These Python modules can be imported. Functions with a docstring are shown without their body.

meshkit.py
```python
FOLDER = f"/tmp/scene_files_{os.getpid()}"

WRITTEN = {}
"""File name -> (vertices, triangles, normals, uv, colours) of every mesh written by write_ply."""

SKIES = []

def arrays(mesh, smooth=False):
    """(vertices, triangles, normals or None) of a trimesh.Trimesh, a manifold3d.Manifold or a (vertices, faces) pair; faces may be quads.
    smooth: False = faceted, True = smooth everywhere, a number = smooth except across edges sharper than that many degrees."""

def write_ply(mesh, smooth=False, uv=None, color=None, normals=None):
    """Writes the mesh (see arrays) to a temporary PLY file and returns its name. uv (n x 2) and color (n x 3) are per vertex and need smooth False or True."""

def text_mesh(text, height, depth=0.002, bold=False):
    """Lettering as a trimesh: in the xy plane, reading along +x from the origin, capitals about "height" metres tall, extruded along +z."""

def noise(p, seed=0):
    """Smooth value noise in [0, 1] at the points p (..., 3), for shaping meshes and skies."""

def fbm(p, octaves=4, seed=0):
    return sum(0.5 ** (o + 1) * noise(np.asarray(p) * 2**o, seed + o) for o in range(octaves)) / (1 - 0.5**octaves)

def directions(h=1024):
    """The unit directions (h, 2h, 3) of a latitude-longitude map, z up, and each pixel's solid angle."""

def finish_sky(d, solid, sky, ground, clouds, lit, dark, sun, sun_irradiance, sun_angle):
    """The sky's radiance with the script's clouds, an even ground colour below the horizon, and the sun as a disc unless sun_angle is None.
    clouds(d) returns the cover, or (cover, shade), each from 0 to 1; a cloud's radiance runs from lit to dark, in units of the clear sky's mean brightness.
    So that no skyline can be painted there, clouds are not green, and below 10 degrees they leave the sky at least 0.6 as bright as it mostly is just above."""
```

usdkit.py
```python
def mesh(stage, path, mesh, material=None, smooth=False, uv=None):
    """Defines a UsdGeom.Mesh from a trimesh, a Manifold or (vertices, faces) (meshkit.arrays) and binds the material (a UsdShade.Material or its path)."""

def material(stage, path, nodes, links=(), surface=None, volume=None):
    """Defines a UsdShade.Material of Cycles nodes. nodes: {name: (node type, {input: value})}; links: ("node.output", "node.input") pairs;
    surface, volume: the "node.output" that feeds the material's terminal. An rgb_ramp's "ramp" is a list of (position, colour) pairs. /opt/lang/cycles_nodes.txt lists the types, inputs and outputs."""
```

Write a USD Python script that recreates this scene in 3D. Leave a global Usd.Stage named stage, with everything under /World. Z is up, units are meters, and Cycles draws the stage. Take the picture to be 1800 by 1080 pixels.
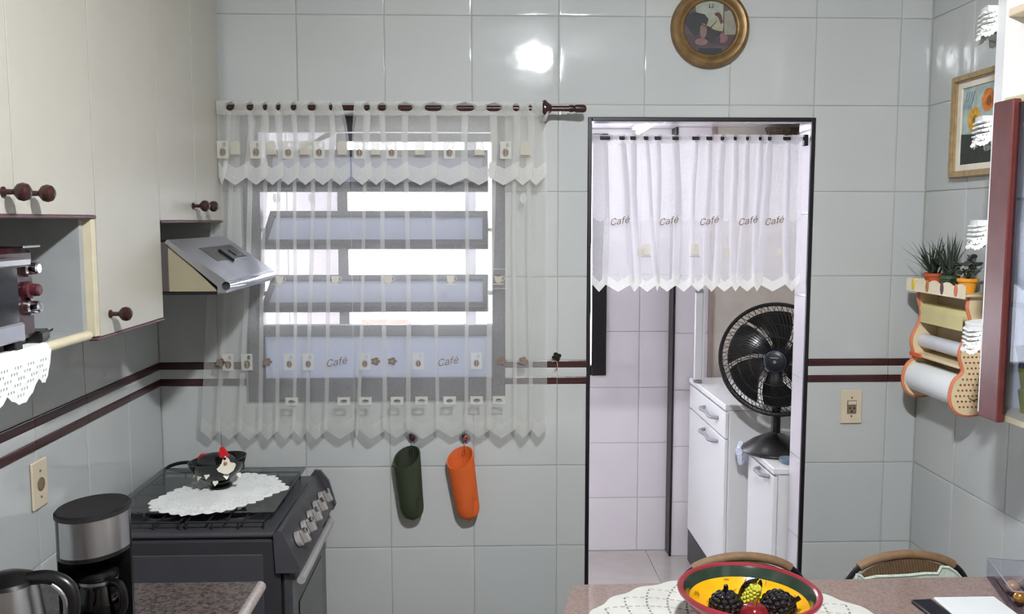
import math, random
import numpy as np, trimesh, usdkit, meshkit
from pxr import Usd, UsdGeom, UsdLux, UsdShade, Gf, Sdf
from shapely.geometry import Polygon, Point, box as sbox
from shapely.ops import unary_union
from shapely import affinity
PI = math.pi
random.seed(7); rng = np.random.default_rng(7)

stage = Usd.Stage.CreateInMemory()
UsdGeom.SetStageUpAxis(stage, UsdGeom.Tokens.z); UsdGeom.SetStageMetersPerUnit(stage, 1.0)
UsdGeom.Xform.Define(stage, '/World')

# ------------------------------------------------------------------ camera
cam = UsdGeom.Camera.Define(stage, '/World/camera')
FPX = 1564.86
cam.CreateHorizontalApertureAttr(36.0); cam.CreateVerticalApertureAttr(36.0 * 1080 / 1800)
cam.CreateFocalLengthAttr(36.0 * FPX / 1800); cam.CreateClippingRangeAttr(Gf.Vec2f(0.05, 200))
R_ = np.array([0.999477601, -0.0323157636, -0.000465963]); U_ = np.array([0.00360974, 0.09729333, 0.9952492]); W_ = np.array([0.0321169, 0.99473097, -0.09735916])
EYE = (0.63698, -3.14349, 1.75049)
cam.AddTransformOp().Set(Gf.Matrix4d(*R_, 0, *U_, 0, *(-W_), 0, *EYE, 1))
cam.CreateExposureAttr(0.0)

# ------------------------------------------------------------------ materials helpers
def lin(c):
    c = np.asarray(c, float) / 255
    return tuple(np.where(c <= 0.04045, c / 12.92, ((c + 0.055) / 1.055) ** 2.4))
def M(name, nodes, links=(), surface='p.BSDF', volume=None):
    return usdkit.material(stage, '/World/Looks/' + name, nodes, links, surface=surface, volume=volume)
def plain(name, rgb, rough=0.5, metal=0.0, spec=0.5, coat=0.0, var=0.06, scale=14, bump=0.0, bscale=60, **kw):
    """A principled material with a slight procedural tone variation and relief."""
    c = np.array(lin(rgb))
    n = {'tc': ('texture_coordinate', {}), 'n': ('noise_texture', {'scale': scale, 'detail': 3}),
         'r': ('rgb_ramp', {'ramp': [(0.3, tuple(c * (1 - var))), (0.7, tuple(np.minimum(c * (1 + var), 1)))]}),
         'p': ('principled_bsdf', {'roughness': rough, 'metallic': metal, 'specular_ior_level': spec, 'coat_weight': coat, **kw})}
    l = [('tc.object', 'n.vector'), ('n.fac', 'r.fac'), ('r.color', 'p.base_color')]
    if bump:
        n['n2'] = ('noise_texture', {'scale': bscale, 'detail': 3}); n['b'] = ('bump', {'strength': 0.4, 'distance': bump})
        l += [('tc.object', 'n2.vector'), ('n2.fac', 'b.height'), ('b.normal', 'p.normal')]
    return M(name, n, l)
def speckled(name, cols, scale=90, rough=0.25, spec=0.5):
    """Granite: voronoi flecks over noise clouds."""
    n = {'tc': ('texture_coordinate', {}), 'v': ('voronoi_texture', {'scale': scale}), 'n': ('noise_texture', {'scale': scale * .4, 'detail': 5}),
         'm': ('mix', {'fac': .5}), 'r': ('rgb_ramp', {'ramp': [(i / (len(cols) - 1) * .7 + .15, lin(c)) for i, c in enumerate(cols)]}),
         'p': ('principled_bsdf', {'roughness': rough, 'specular_ior_level': spec})}
    return M(name, n, [('tc.object', 'v.vector'), ('tc.object', 'n.vector'), ('v.color', 'm.color1'), ('n.color', 'm.color2'), ('m.color', 'r.fac'), ('r.color', 'p.base_color')])
def sheer(name, rgb, cover, weave=260, trans=.5):
    """Gauze: part of it is thread (scattering both ways), the rest is holes."""
    n = {'tc': ('texture_coordinate', {}), 'n': ('noise_texture', {'scale': weave, 'detail': 2}),
         'r': ('rgb_ramp', {'ramp': [(.3, (cover * .82,) * 3), (.7, (min(1, cover * 1.18),) * 3)]}),
         't': ('transparent_bsdf', {'color': (1, 1, 1)}), 'd': ('diffuse_bsdf', {'color': lin(rgb)}), 'l': ('translucent_bsdf', {'color': lin(rgb)}),
         'm': ('mix_closure', {'fac': trans}), 'x': ('mix_closure', {})}
    return M(name, n, [('tc.object', 'n.vector'), ('n.fac', 'r.fac'), ('r.color', 'x.fac'), ('d.BSDF', 'm.closure1'), ('l.BSDF', 'm.closure2'), ('t.BSDF', 'x.closure1'), ('m.closure', 'x.closure2')], surface='x.closure')
def pane_mat(name, rgb=(255, 255, 255), rough=0.02, refl=1.0):
    return M(name, {'t': ('transparent_bsdf', {'color': lin(rgb)}), 'g': ('glossy_bsdf', {'color': (1, 1, 1), 'roughness': rough}), 'x': ('mix_closure', {'fac': .045 * refl})},
             [('t.BSDF', 'x.closure1'), ('g.BSDF', 'x.closure2')], surface='x.closure')
def emit(name, rgb, strength):
    return M(name, {'e': ('emission', {'color': lin(rgb), 'strength': strength})}, surface='e.emission')

# ------------------------------------------------------------------ sky and lamps
SKY = 3.3; LAMP = 1520.0; TUBE = 32.0
dome = UsdLux.DomeLight.Define(stage, '/World/sky'); dome.CreateIntensityAttr(SKY); dome.CreateColorAttr(Gf.Vec3f(0.93, 0.94, 1.0))
# (the kitchen's ceiling lamp and the service area's tube are built below, as lamps, with LAMP and TUBE)

# ------------------------------------------------------------------ prim helpers
used = {}
def numbered(path):
    k = used.get(path, -1) + 1; used[path] = k
    return path if k == 0 else f'{path}_{k:03d}'
def cd(p, **kw):
    for k, v in kw.items():
        if v: p.SetCustomDataByKey(k, v)
def path_of(parent): return '/World' if parent is None else str(parent.GetPath())
def thing(name, label, cat, loc=(0, 0, 0), rotz=0, group=None):
    x = UsdGeom.Xform.Define(stage, numbered('/World/' + name))
    x.AddTranslateOp().Set(Gf.Vec3d(*loc))
    if rotz: x.AddRotateZOp().Set(float(rotz))
    cd(x.GetPrim(), label=label, category=cat, group=group); return x.GetPrim()
def setting(name, label=None, cat=None):
    x = UsdGeom.Xform.Define(stage, numbered('/World/' + name)); cd(x.GetPrim(), kind='structure', label=label, category=cat); return x.GetPrim()
def obj(name, mesh, mat, parent=None, smooth=35, label=None):
    m = usdkit.mesh(stage, numbered(path_of(parent) + '/' + name), mesh, mat, smooth=smooth)
    if label: cd(m.GetPrim(), label=label)
    return m.GetPrim()
def single(name, mesh, mat, label, cat, smooth=35, group=None):
    p = obj(name, mesh, mat, None, smooth); cd(p, label=label, category=cat, group=group); return p

# ------------------------------------------------------------------ mesh helpers
def cat(*ms): return trimesh.util.concatenate([m for m in ms])
def bx(x0, x1, y0, y1, z0, z1, b=0.002):
    x0, x1 = sorted((x0, x1)); y0, y1 = sorted((y0, y1)); z0, z1 = sorted((z0, z1))
    b = min(b, (x1 - x0) * .45, (y1 - y0) * .45, (z1 - z0) * .45)
    if b <= 0: return trimesh.creation.box(bounds=[[x0, y0, z0], [x1, y1, z1]])
    pts = []
    for sx in (0, 1):
        for sy in (0, 1):
            for sz in (0, 1):
                c = np.array([(x0, x1)[sx], (y0, y1)[sy], (z0, z1)[sz]]); s = np.array([1 - 2 * sx, 1 - 2 * sy, 1 - 2 * sz]) * b
                for k in range(3):
                    o = s.copy(); o[k] = 0; pts.append(c + o)
    return trimesh.convex.convex_hull(np.array(pts))
def lathe(prof, n=40, close=True):
    prof = np.array(prof, float); a = np.linspace(0, 2 * PI, n, endpoint=False); m = len(prof)
    v = np.stack([np.outer(np.cos(a), prof[:, 0]), np.outer(np.sin(a), prof[:, 0]), np.tile(prof[:, 1], (n, 1))], -1).reshape(-1, 3)
    f = []
    for i in range(n):
        j = (i + 1) % n
        for k in range(m - 1):
            a0, a1, b0, b1 = i * m + k, i * m + k + 1, j * m + k, j * m + k + 1
            f += [[a0, b0, b1], [a0, b1, a1]]
    t = trimesh.Trimesh(v, f, process=False); t.merge_vertices(); t.update_faces(t.nondegenerate_faces()); return t
def tube(pts, r, n=8, closed=False, caps=True):
    p = np.array(pts, float); r = np.broadcast_to(np.asarray(r, float), (len(p),)); N = len(p)
    t = np.gradient(p, axis=0) if not closed else np.roll(p, -1, 0) - np.roll(p, 1, 0)
    t /= np.maximum(np.linalg.norm(t, axis=1, keepdims=True), 1e-9)
    u = np.cross(t[0], [0, 0, 1.0]); u = u if np.linalg.norm(u) > .1 else np.cross(t[0], [1.0, 0, 0]); u /= np.linalg.norm(u)
    v = []; a = np.linspace(0, 2 * PI, n, endpoint=False)
    for i in range(N):
        u = u - t[i] * (u @ t[i]); u /= np.linalg.norm(u); w = np.cross(t[i], u)
        v += [p[i] + r[i] * (np.cos(q) * u + np.sin(q) * w) for q in a]
    f = []
    for i in range(N if closed else N - 1):
        j = (i + 1) % N
        for k in range(n):
            l = (k + 1) % n; f += [[i * n + k, i * n + l, j * n + l], [i * n + k, j * n + l, j * n + k]]
    if not closed and caps:
        v += [p[0], p[-1]]; c0, c1 = N * n, N * n + 1
        for k in range(n):
            l = (k + 1) % n; f += [[c0, l, k], [c1, (N - 1) * n + k, (N - 1) * n + l]]
    return trimesh.Trimesh(v, f, process=False)
def spline(pts, n=24, closed=False):
    from scipy.interpolate import CubicSpline
    p = np.array(pts, float)
    if closed: p = np.vstack([p, p[:1]])
    d = np.concatenate([[0], np.cumsum(np.linalg.norm(np.diff(p, axis=0), axis=1))])
    return CubicSpline(d, p, bc_type='periodic' if closed else 'natural')(np.linspace(0, d[-1], n, endpoint=not closed))
def extr(poly, h, z0=0.0):
    gs = getattr(poly, 'geoms', [poly])
    m = cat(*[trimesh.creation.extrude_polygon(g, h, engine='earcut') for g in gs if g.area > 1e-10]); m.apply_translation([0, 0, z0]); return m
def T(m, t=(0, 0, 0), rx=0, ry=0, rz=0, s=None):
    m = m.copy()
    if s is not None: m.apply_scale(s)
    for a, ax in ((rx, [1, 0, 0]), (ry, [0, 1, 0]), (rz, [0, 0, 1])):
        if a: m.apply_transform(trimesh.transformations.rotation_matrix(math.radians(a), ax))
    m.apply_translation(t); return m
def face_back(m, x=0, y=0, z=0):   # xy drawing -> stands in the xz plane, facing the camera side (-y)
    return T(m, (x, y, z), rx=90)
def ball(r, c=(0, 0, 0), s=(1, 1, 1), sub=3):
    m = trimesh.creation.icosphere(sub, r); m.apply_scale(s); m.apply_translation(c); return m
def cyl(r, p0, p1, n=24): return trimesh.creation.cylinder(radius=r, segment=[p0, p1], sections=n)
def ell(cx, cy, rx, ry, n=40): return Polygon([(cx + rx * math.cos(a), cy + ry * math.sin(a)) for a in np.linspace(0, 2 * PI, n, endpoint=False)])

# ------------------------------------------------------------------ materials
def tile_material(name, rgb, rough=.065):
    c = np.array(lin(rgb))
    n = {'g': ('geometry', {}), 'n': ('noise_texture', {'scale': 1.3, 'detail': 2}), 'r': ('rgb_ramp', {'ramp': [(.3, tuple(c * .97)), (.7, tuple(np.minimum(c * 1.03, 1)))]}),
         'n2': ('noise_texture', {'scale': 9, 'detail': 2}), 'b': ('bump', {'strength': .25, 'distance': .004}),
         'p': ('principled_bsdf', {'roughness': rough, 'specular_ior_level': .5})}
    return M(name, n, [('g.position', 'n.vector'), ('n.fac', 'r.fac'), ('r.color', 'p.base_color'), ('g.position', 'n2.vector'), ('n2.fac', 'b.height'), ('b.normal', 'p.normal')])
m_tile = tile_material('white_tile', (187, 190, 187))
m_tile2 = tile_material('white_tile_tone', (184, 188, 186))
m_tile_s = tile_material('service_tile', (214, 208, 214), .14)
m_listel = plain('dark_listel', (62, 34, 36), .22, var=.1)
m_grout = plain('grout', (168, 168, 160), .9)
m_plaster = plain('plaster', (205, 205, 202), .85)
m_beige = plain('beige_paint', (196, 188, 178), .8)
m_ceil = plain('ceiling_board', (222, 222, 228), .22)
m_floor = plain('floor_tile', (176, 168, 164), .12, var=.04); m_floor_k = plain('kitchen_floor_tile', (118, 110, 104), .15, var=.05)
m_black = plain('black_metal', (20, 16, 20), .4)
m_grey_frame = plain('grey_steel', (66, 64, 72), .45)
m_lam = plain('cream_laminate', (180, 177, 164), .45, var=.015, bump=.0006, bscale=240)
m_edge = plain('cream_edge', (205, 196, 165), .5)
m_inner = plain('inner_board', (158, 161, 160), .5)
m_dkwood = plain('dark_stained_wood', (52, 26, 24), .28, var=.25, scale=20)
m_burg = plain('burgundy_strip', (88, 58, 66), .4)
m_redwood = plain('mahogany', (92, 42, 38), .35, var=.15, scale=25)
m_white = plain('white_lacquer', (222, 222, 222), .35, var=.01)
m_whitep = plain('white_paper', (224, 228, 228), .8, var=.02, bump=.0008, bscale=120)
m_cotton = plain('white_cotton', (236, 238, 234), .9, var=.05, bump=.002, bscale=220)
m_crochet = plain('natural_crochet', (206, 206, 198), .9, var=.06, bump=.002, bscale=200)
m_steel = plain('brushed_steel', (190, 190, 192), .28, metal=1.0, var=.04)
m_hoodst = plain('hood_steel', (170, 172, 178), .3, metal=.85, var=.05)
m_chrome = plain('chrome', (225, 228, 235), .08, metal=1.0, var=.0)
m_plblk = plain('black_plastic', (16, 15, 16), .3)
m_glossblk = plain('gloss_black', (9, 8, 9), .08)
m_stove = plain('graphite_enamel', (52, 52, 55), .32)
m_stove2 = plain('graphite_panel', (66, 66, 70), .3)
m_iron = plain('cast_iron', (20, 20, 21), .6)
m_glass = pane_mat('clear_glass', (238, 240, 242))
m_smoke = pane_mat('smoked_glass', (150, 152, 158), .03)
m_cabglass = pane_mat('cabinet_glass', (225, 228, 235))
m_lidglass = M('lid_glass', {'t': ('transparent_bsdf', {'color': (.55, .56, .58)}), 'g': ('glossy_bsdf', {'color': (1, 1, 1), 'roughness': .06}), 'x': ('mix_closure', {'fac': .20})}, [('t.BSDF', 'x.closure1'), ('g.BSDF', 'x.closure2')], surface='x.closure')
m_acrylic = pane_mat('acrylic', (246, 246, 250), .02, .45)
m_frost = M('frosted_glass', {'l': ('translucent_bsdf', {'color': lin((205, 210, 222))}), 'd': ('diffuse_bsdf', {'color': lin((190, 195, 208))}), 'g': ('glossy_bsdf', {'color': (1, 1, 1), 'roughness': .25}), 'a': ('mix_closure', {'fac': .45}), 'x': ('mix_closure', {'fac': .06})},
            [('l.BSDF', 'a.closure1'), ('d.BSDF', 'a.closure2'), ('a.closure', 'x.closure1'), ('g.BSDF', 'x.closure2')], surface='x.closure')
m_sheer = sheer('sheer_voile', (236, 236, 231), .36)
m_sheer2 = sheer('sheer_voile_double', (236, 236, 231), .34)
m_hem = sheer('dense_hem', (238, 238, 234), .82)
m_hemlite = sheer('light_hem', (234, 234, 228), .5)
m_header = sheer('curtain_header', (236, 236, 230), .72)
m_patch = sheer('patch_cloth', (238, 237, 228), .62)
m_cream = sheer('cream_patch', (232, 228, 214), .6)
m_thread = plain('brown_thread', (128, 112, 100), .9)
m_dvoile = sheer('dense_voile', (230, 228, 232), .80, trans=.55)
m_dvoile2 = sheer('thin_voile', (230, 228, 232), .56, trans=.55)
m_green = plain('olive_silicone', (48, 56, 36), .55)
m_green_in = plain('olive_silicone_inside', (36, 42, 28), .6)
m_orange = plain('orange_silicone', (204, 92, 36), .5)
m_gold = plain('antique_gold', (138, 112, 74), .42, metal=.55, var=.25, scale=30)
m_cardcream = plain('cream_mdf', (222, 202, 162), .6, var=.04)
m_orangeedge = plain('orange_paint', (222, 88, 40), .6)
m_terra = plain('terracotta', (186, 84, 42), .75)
m_leaf = plain('dark_leaf', (46, 58, 44), .6, var=.3, scale=60)
m_leaf2 = plain('grey_leaf', (56, 64, 58), .6, var=.3, scale=60)
m_outlet = plain('ivory_plastic', (205, 192, 166), .45)
m_outdark = plain('aged_plastic', (116, 102, 82), .5)
m_granite_dark = speckled('dark_granite', [(34, 31, 31), (70, 62, 60), (98, 88, 84), (52, 46, 45)], 130, .16)
m_granite_tab = speckled('rose_granite', [(142, 122, 114), (152, 132, 124), (136, 116, 108), (160, 142, 134)], 150, .12)
m_red = plain('red_glaze', (196, 34, 40), .25)
m_bowlred = plain('burgundy_glaze', (140, 40, 52), .18, var=.08)
m_bowlgreen = plain('green_glaze', (42, 58, 46), .15)
m_bowlyel = plain('yellow_glaze', (232, 172, 14), .15, var=.06)
m_bowlmark = plain('brown_mark', (150, 92, 18), .3)
m_grape = plain('black_glaze', (16, 11, 14), .1)
m_corn = plain('corn_yellow', (190, 186, 56), .35)
m_apple = plain('apple_red', (110, 18, 26), .1)
m_rattan = plain('rattan', (134, 106, 76), .6, var=.15, scale=40, bump=.002, bscale=160)
m_cane = plain('woven_cane', (108, 86, 62), .7, var=.2, scale=60)
m_brick = plain('neighbour_brick', (196, 110, 96), .9, var=.3, scale=6)
m_nwall = plain('neighbour_plaster', (225, 222, 216), .9)
m_lampem = emit('lamp_tube', (248, 250, 255), LAMP)
m_tubeem = emit('service_tube', (250, 250, 255), TUBE)

# ================================================================== THE SETTING
XL, XR, YF, HC = -0.506, 2.210, -4.2, 2.75       # left wall, right wall, wall behind the camera, ceiling
ROWS_LOW = [0.0, .266, .566, .866, 1.167]
ROWS_UP = [1.249, 1.55, 1.85, 2.15, 2.45, 2.75]
WIN = (-0.205, 0.714, 1.100, 2.112)              # kitchen window opening x0 x1 z0 z1
DOOR = (1.008, 1.808, 0.0, 2.105)
G = .0011                                        # half a joint

def inset(poly, d):
    """Insets a rectilinear ring by d."""
    p = np.array(poly); n = len(p); out = []
    for i in range(n):
        a, b, c = p[i - 1], p[i], p[(i + 1) % n]
        e1 = (b - a) / np.linalg.norm(b - a); e2 = (c - b) / np.linalg.norm(c - b)
        out.append(b + d * (np.array([-e1[1], e1[0]]) + np.array([-e2[1], e2[0]])))
    return np.array(out)
def tile_mesh(poly, to3, lift=0.0):
    """A glazed tile with a rounded rim. poly: shapely polygon in wall coordinates (u, v); to3(u, v, d) with d out of the wall."""
    ring = list(Polygon(poly.exterior.coords).simplify(1e-6).exterior.coords)[:-1]
    if not Polygon(ring).exterior.is_ccw: ring = ring[::-1]
    rings = [(0, -.004), (.0008, -.0014), (.003, -.0006), (.008, -.0002), (.020, 0)] if min(poly.bounds[2] - poly.bounds[0], poly.bounds[3] - poly.bounds[1]) > .06 else [(0, -.004), (.0008, -.0012), (.003, 0)]
    v, f = [], []; n = len(ring)
    for off, d in rings:
        for u, w in inset(ring, off): v.append((u, w, d + lift))
    for k in range(len(rings) - 1):
        for i in range(n):
            j = (i + 1) % n; f += [[k * n + i, k * n + j, (k + 1) * n + j], [k * n + i, (k + 1) * n + j, (k + 1) * n + i]]
    last = (len(rings) - 1) * n
    if n == 4: f += [[last, last + 1, last + 2], [last, last + 2, last + 3]]
    else:
        vv, ff = trimesh.creation.triangulate_polygon(Polygon([x[:2] for x in v[last:last + n]]), engine='earcut')
        idx = [last + int(np.argmin(np.sum((np.array([x[:2] for x in v[last:last + n]]) - q) ** 2, 1))) for q in vv]
        f += [[idx[a] for a in t] for t in ff]
    P = np.array([to3(*x) for x in v]); m = trimesh.Trimesh(P, f, process=False)
    c, o = np.array(to3(0, 0, 1)) - np.array(to3(0, 0, 0)), m.face_normals[-1]
    if c @ o < 0: m.invert()
    return m
def tile_wall(parent, us, rows, to3, holes=(), mats=(m_tile, m_tile2), name='tile'):
    for i in range(len(us) - 1):
        for j in range(len(rows) - 1):
            q = sbox(us[i] + G, rows[j] + G, us[i + 1] - G, rows[j + 1] - G)
            for h in holes: q = q.difference(h)
            for g in getattr(q, 'geoms', [q]):
                if g.area > 2e-4 and min(g.bounds[2] - g.bounds[0], g.bounds[3] - g.bounds[1]) > .012:
                    obj(name, tile_mesh(g, to3), mats[int(rng.integers(len(mats)))], parent, smooth=50)
def listel(parent, us, to3, holes=()):
    for z0, z1, mm, pr in ((1.1665, 1.1905, m_listel, .004), (1.1915, 1.2245, m_tile, .003), (1.2255, 1.2495, m_listel, .004)):
        for i in range(len(us) - 1):
            q = sbox(us[i] + G, z0, us[i + 1] - G, z1)
            for h in holes: q = q.difference(h)
            for g in getattr(q, 'geoms', [q]):
                if g.area < 1e-5: continue
                a, b = g.bounds[0], g.bounds[2]; prof = [(-.004, z0), (pr * .6, z0), (pr * .95, z0 + .003), (pr, (z0 + z1) / 2), (pr * .95, z1 - .003), (pr * .6, z1), (-.004, z1)]
                v = [to3(u, z, d) for u in (a, b) for d, z in prof]; n = len(prof); f = []
                for k in range(n - 1): f += [[k, k + 1, n + k + 1], [k, n + k + 1, n + k]]
                f += [[0, k + 1, k] for k in range(1, n - 1)] + [[n, n + k, n + k + 1] for k in range(1, n - 1)]
                m = trimesh.Trimesh(v, f, process=False)
                mid = np.array(to3(0, 0, 1)) - np.array(to3(0, 0, 0))
                if m.face_normals[2 * 3] @ mid < 0: m.invert()
                obj('border_strip', m, mm, parent, smooth=40)

# back wall
wb = setting('wall_back', 'white tiled kitchen wall with the curtained window and the doorway')
hw, hd = sbox(WIN[0], WIN[2], WIN[1], WIN[3]), sbox(DOOR[0], -1, DOOR[1], DOOR[3])
body = sbox(XL - .1, 0, XR + .1, HC).difference(hw).difference(hd)
obj('masonry', T(extr(body, .156), (0, .160, 0), rx=90), m_grout, wb, smooth=False)   # occupies y .004 to .160
bk = lambda u, v, d: (u, -d, v)
us = [XL, -.3, 0, .3, .6, .9, 1.2, 1.5, 1.8, 2.1, XR]
tile_wall(wb, us, ROWS_LOW, bk, (hw, hd)); tile_wall(wb, us, ROWS_UP, bk, (hw, hd)); listel(wb, us, bk, (hw, hd))
# left and right walls
wl = setting('wall_left', 'white tiled left kitchen wall with the double dark border')
obj('masonry', bx(XL - .12, XL - .004, YF, 0.0, 0, HC, 0), m_grout, wl, smooth=False)
lf = lambda u, v, d: (XL + d, -u, v)
usl = [.0] + [.283 + .3 * k for k in range(8)]
tile_wall(wl, usl, ROWS_LOW, lf); tile_wall(wl, usl, ROWS_UP, lf); listel(wl, usl, lf)
obj('plaster', bx(XL - .004, XL, YF, -usl[-1], 0, HC, 0), m_plaster, wl, smooth=False)
wr = setting('wall_right', 'white tiled right kitchen wall behind the cabinet and the plants')
obj('masonry', bx(XR + .004, XR + .12, YF, 0.0, 0, HC, 0), m_grout, wr, smooth=False)
rt = lambda u, v, d: (XR - d, -u, v)
usr = [.0] + [.271 + .3 * k for k in range(8)]
tile_wall(wr, usr, ROWS_LOW, rt); tile_wall(wr, usr, ROWS_UP, rt); listel(wr, usr, rt)
obj('plaster', bx(XR, XR + .004, YF, -usr[-1], 0, HC, 0), m_plaster, wr, smooth=False)
cd(obj('wall_front', bx(XL - .12, XR + .12, YF - .1, YF, 0, HC, 0), plain('rear_wall', (128, 118, 108), .8), smooth=False), kind='structure', label='plain wall behind the camera')
cd(obj('ceiling', bx(XL - .12, XR + .12, YF - .1, 0.16, HC, HC + .1, 0), m_plaster, smooth=False), kind='structure', label='white kitchen ceiling')
fl = setting('floor', 'pale tiled floor of kitchen and service area')
obj('screed', bx(XL - .12, XR + .12, YF - .1, 1.6, -.12, -.006, 0), m_grout, fl, smooth=False)
for i in range(7):
    for j in range(15):
        x0, y0 = XL + i * .4, YF + j * .4 - .02
        x1, y1 = min(x0 + .4, XR), min(y0 + .4, 1.42)
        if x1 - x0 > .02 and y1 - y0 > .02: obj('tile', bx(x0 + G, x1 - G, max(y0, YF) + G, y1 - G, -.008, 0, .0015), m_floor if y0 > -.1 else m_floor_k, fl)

# doorway: dark corner edging and tiled reveals
tr = setting('trim_1', 'thin black metal edging around the doorway')
obj('edge_profile', bx(1.004, 1.018, -.004, .012, 0, 2.108, .002), m_black, tr)
obj('edge_profile', bx(1.794, 1.808, -.004, .012, 0, 2.108, .002), m_black, tr)
obj('edge_profile', bx(1.018, 1.794, -.004, .012, 2.094, 2.108, .002), m_black, tr)
rv = setting('trim_2', 'white tiled reveal lining the doorway')
REV = [0.0, .27, .566, .866, 1.167, 1.47, 1.77, 2.07, 2.1]
tile_wall(rv, [.013, .158], REV, lambda u, v, d: (1.808 - .003 - d, u, v), mats=(m_tile_s,))
tile_wall(rv, [.013, .158], REV, lambda u, v, d: (1.008 + .003 + d, u, v), mats=(m_tile_s,))
tile_wall(rv, [1.02, 1.3, 1.6, 1.79], [.013, .158], lambda u, v, d: (u, v, 2.102 - d), mats=(m_tile_s,))

# service area beyond: walls, ceiling
SX0, SX1, SY, SH = -1.0, 2.28, 1.42, 2.212
EW = (-0.10, 1.272, .945, 2.185)                  # outer window
ws = setting('wall_service_back', 'pale tiled rear wall of the service area')
hole = sbox(EW[0], EW[2], EW[1], EW[3])
obj('masonry', T(extr(sbox(SX0, -.02, SX1, SH + .1).difference(hole), .15), (0, SY + .004 + .15, 0), rx=90), m_grout, ws, smooth=False)
SR = [0.0, .289, .584, .879, 1.174, 1.469, 1.764, 2.059, SH]
sb = lambda u, v, d: (u, SY - d, v)
tile_wall(ws, [-.953, -.653, -.353, -.053, .247, .547, .847, 1.147, 1.447, 1.60], SR, sb, (hole,), mats=(m_tile_s,))
wp = setting('wall_service_pier', 'pale tiled pier with a black edge strip in the service area')
obj('masonry', bx(1.60, 2.28, 1.339, SY + .003, 0, SH, 0), m_grout, wp, smooth=False)
tile_wall(wp, [1.612, 1.785], SR, lambda u, v, d: (u, 1.335 - d, v), mats=(m_tile_s,))
obj('edge_strip', bx(1.599, 1.611, 1.328, 1.42, 0, SH, .002), m_black, wp)
obj('brown_strip', bx(1.786, 1.806, 1.322, 1.339, .0, SH, .001), plain('taupe_strip', (150, 132, 124), .6), wp)
obj('painted_panel', bx(1.806, 2.28, 1.328, 1.339, 0, SH, .001), m_beige, wp)
w4 = setting('wall_service_right', 'right end wall of the service area')
obj('masonry', bx(2.28, 2.38, .156, SY + .15, 0, SH, 0), m_beige, w4, smooth=False)
w5 = setting('wall_service_left', 'left end wall of the service area')
obj('masonry', bx(SX0 - .1, SX0, .156, SY + .15, 0, SH, 0), m_tile_s, w5, smooth=False)
cd(obj('ceiling_service', bx(SX0 - .1, 2.38, .16, SY + .15, SH, SH + .08, 0), m_ceil, smooth=False), kind='structure', label='low glossy white ceiling of the service area')

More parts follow.
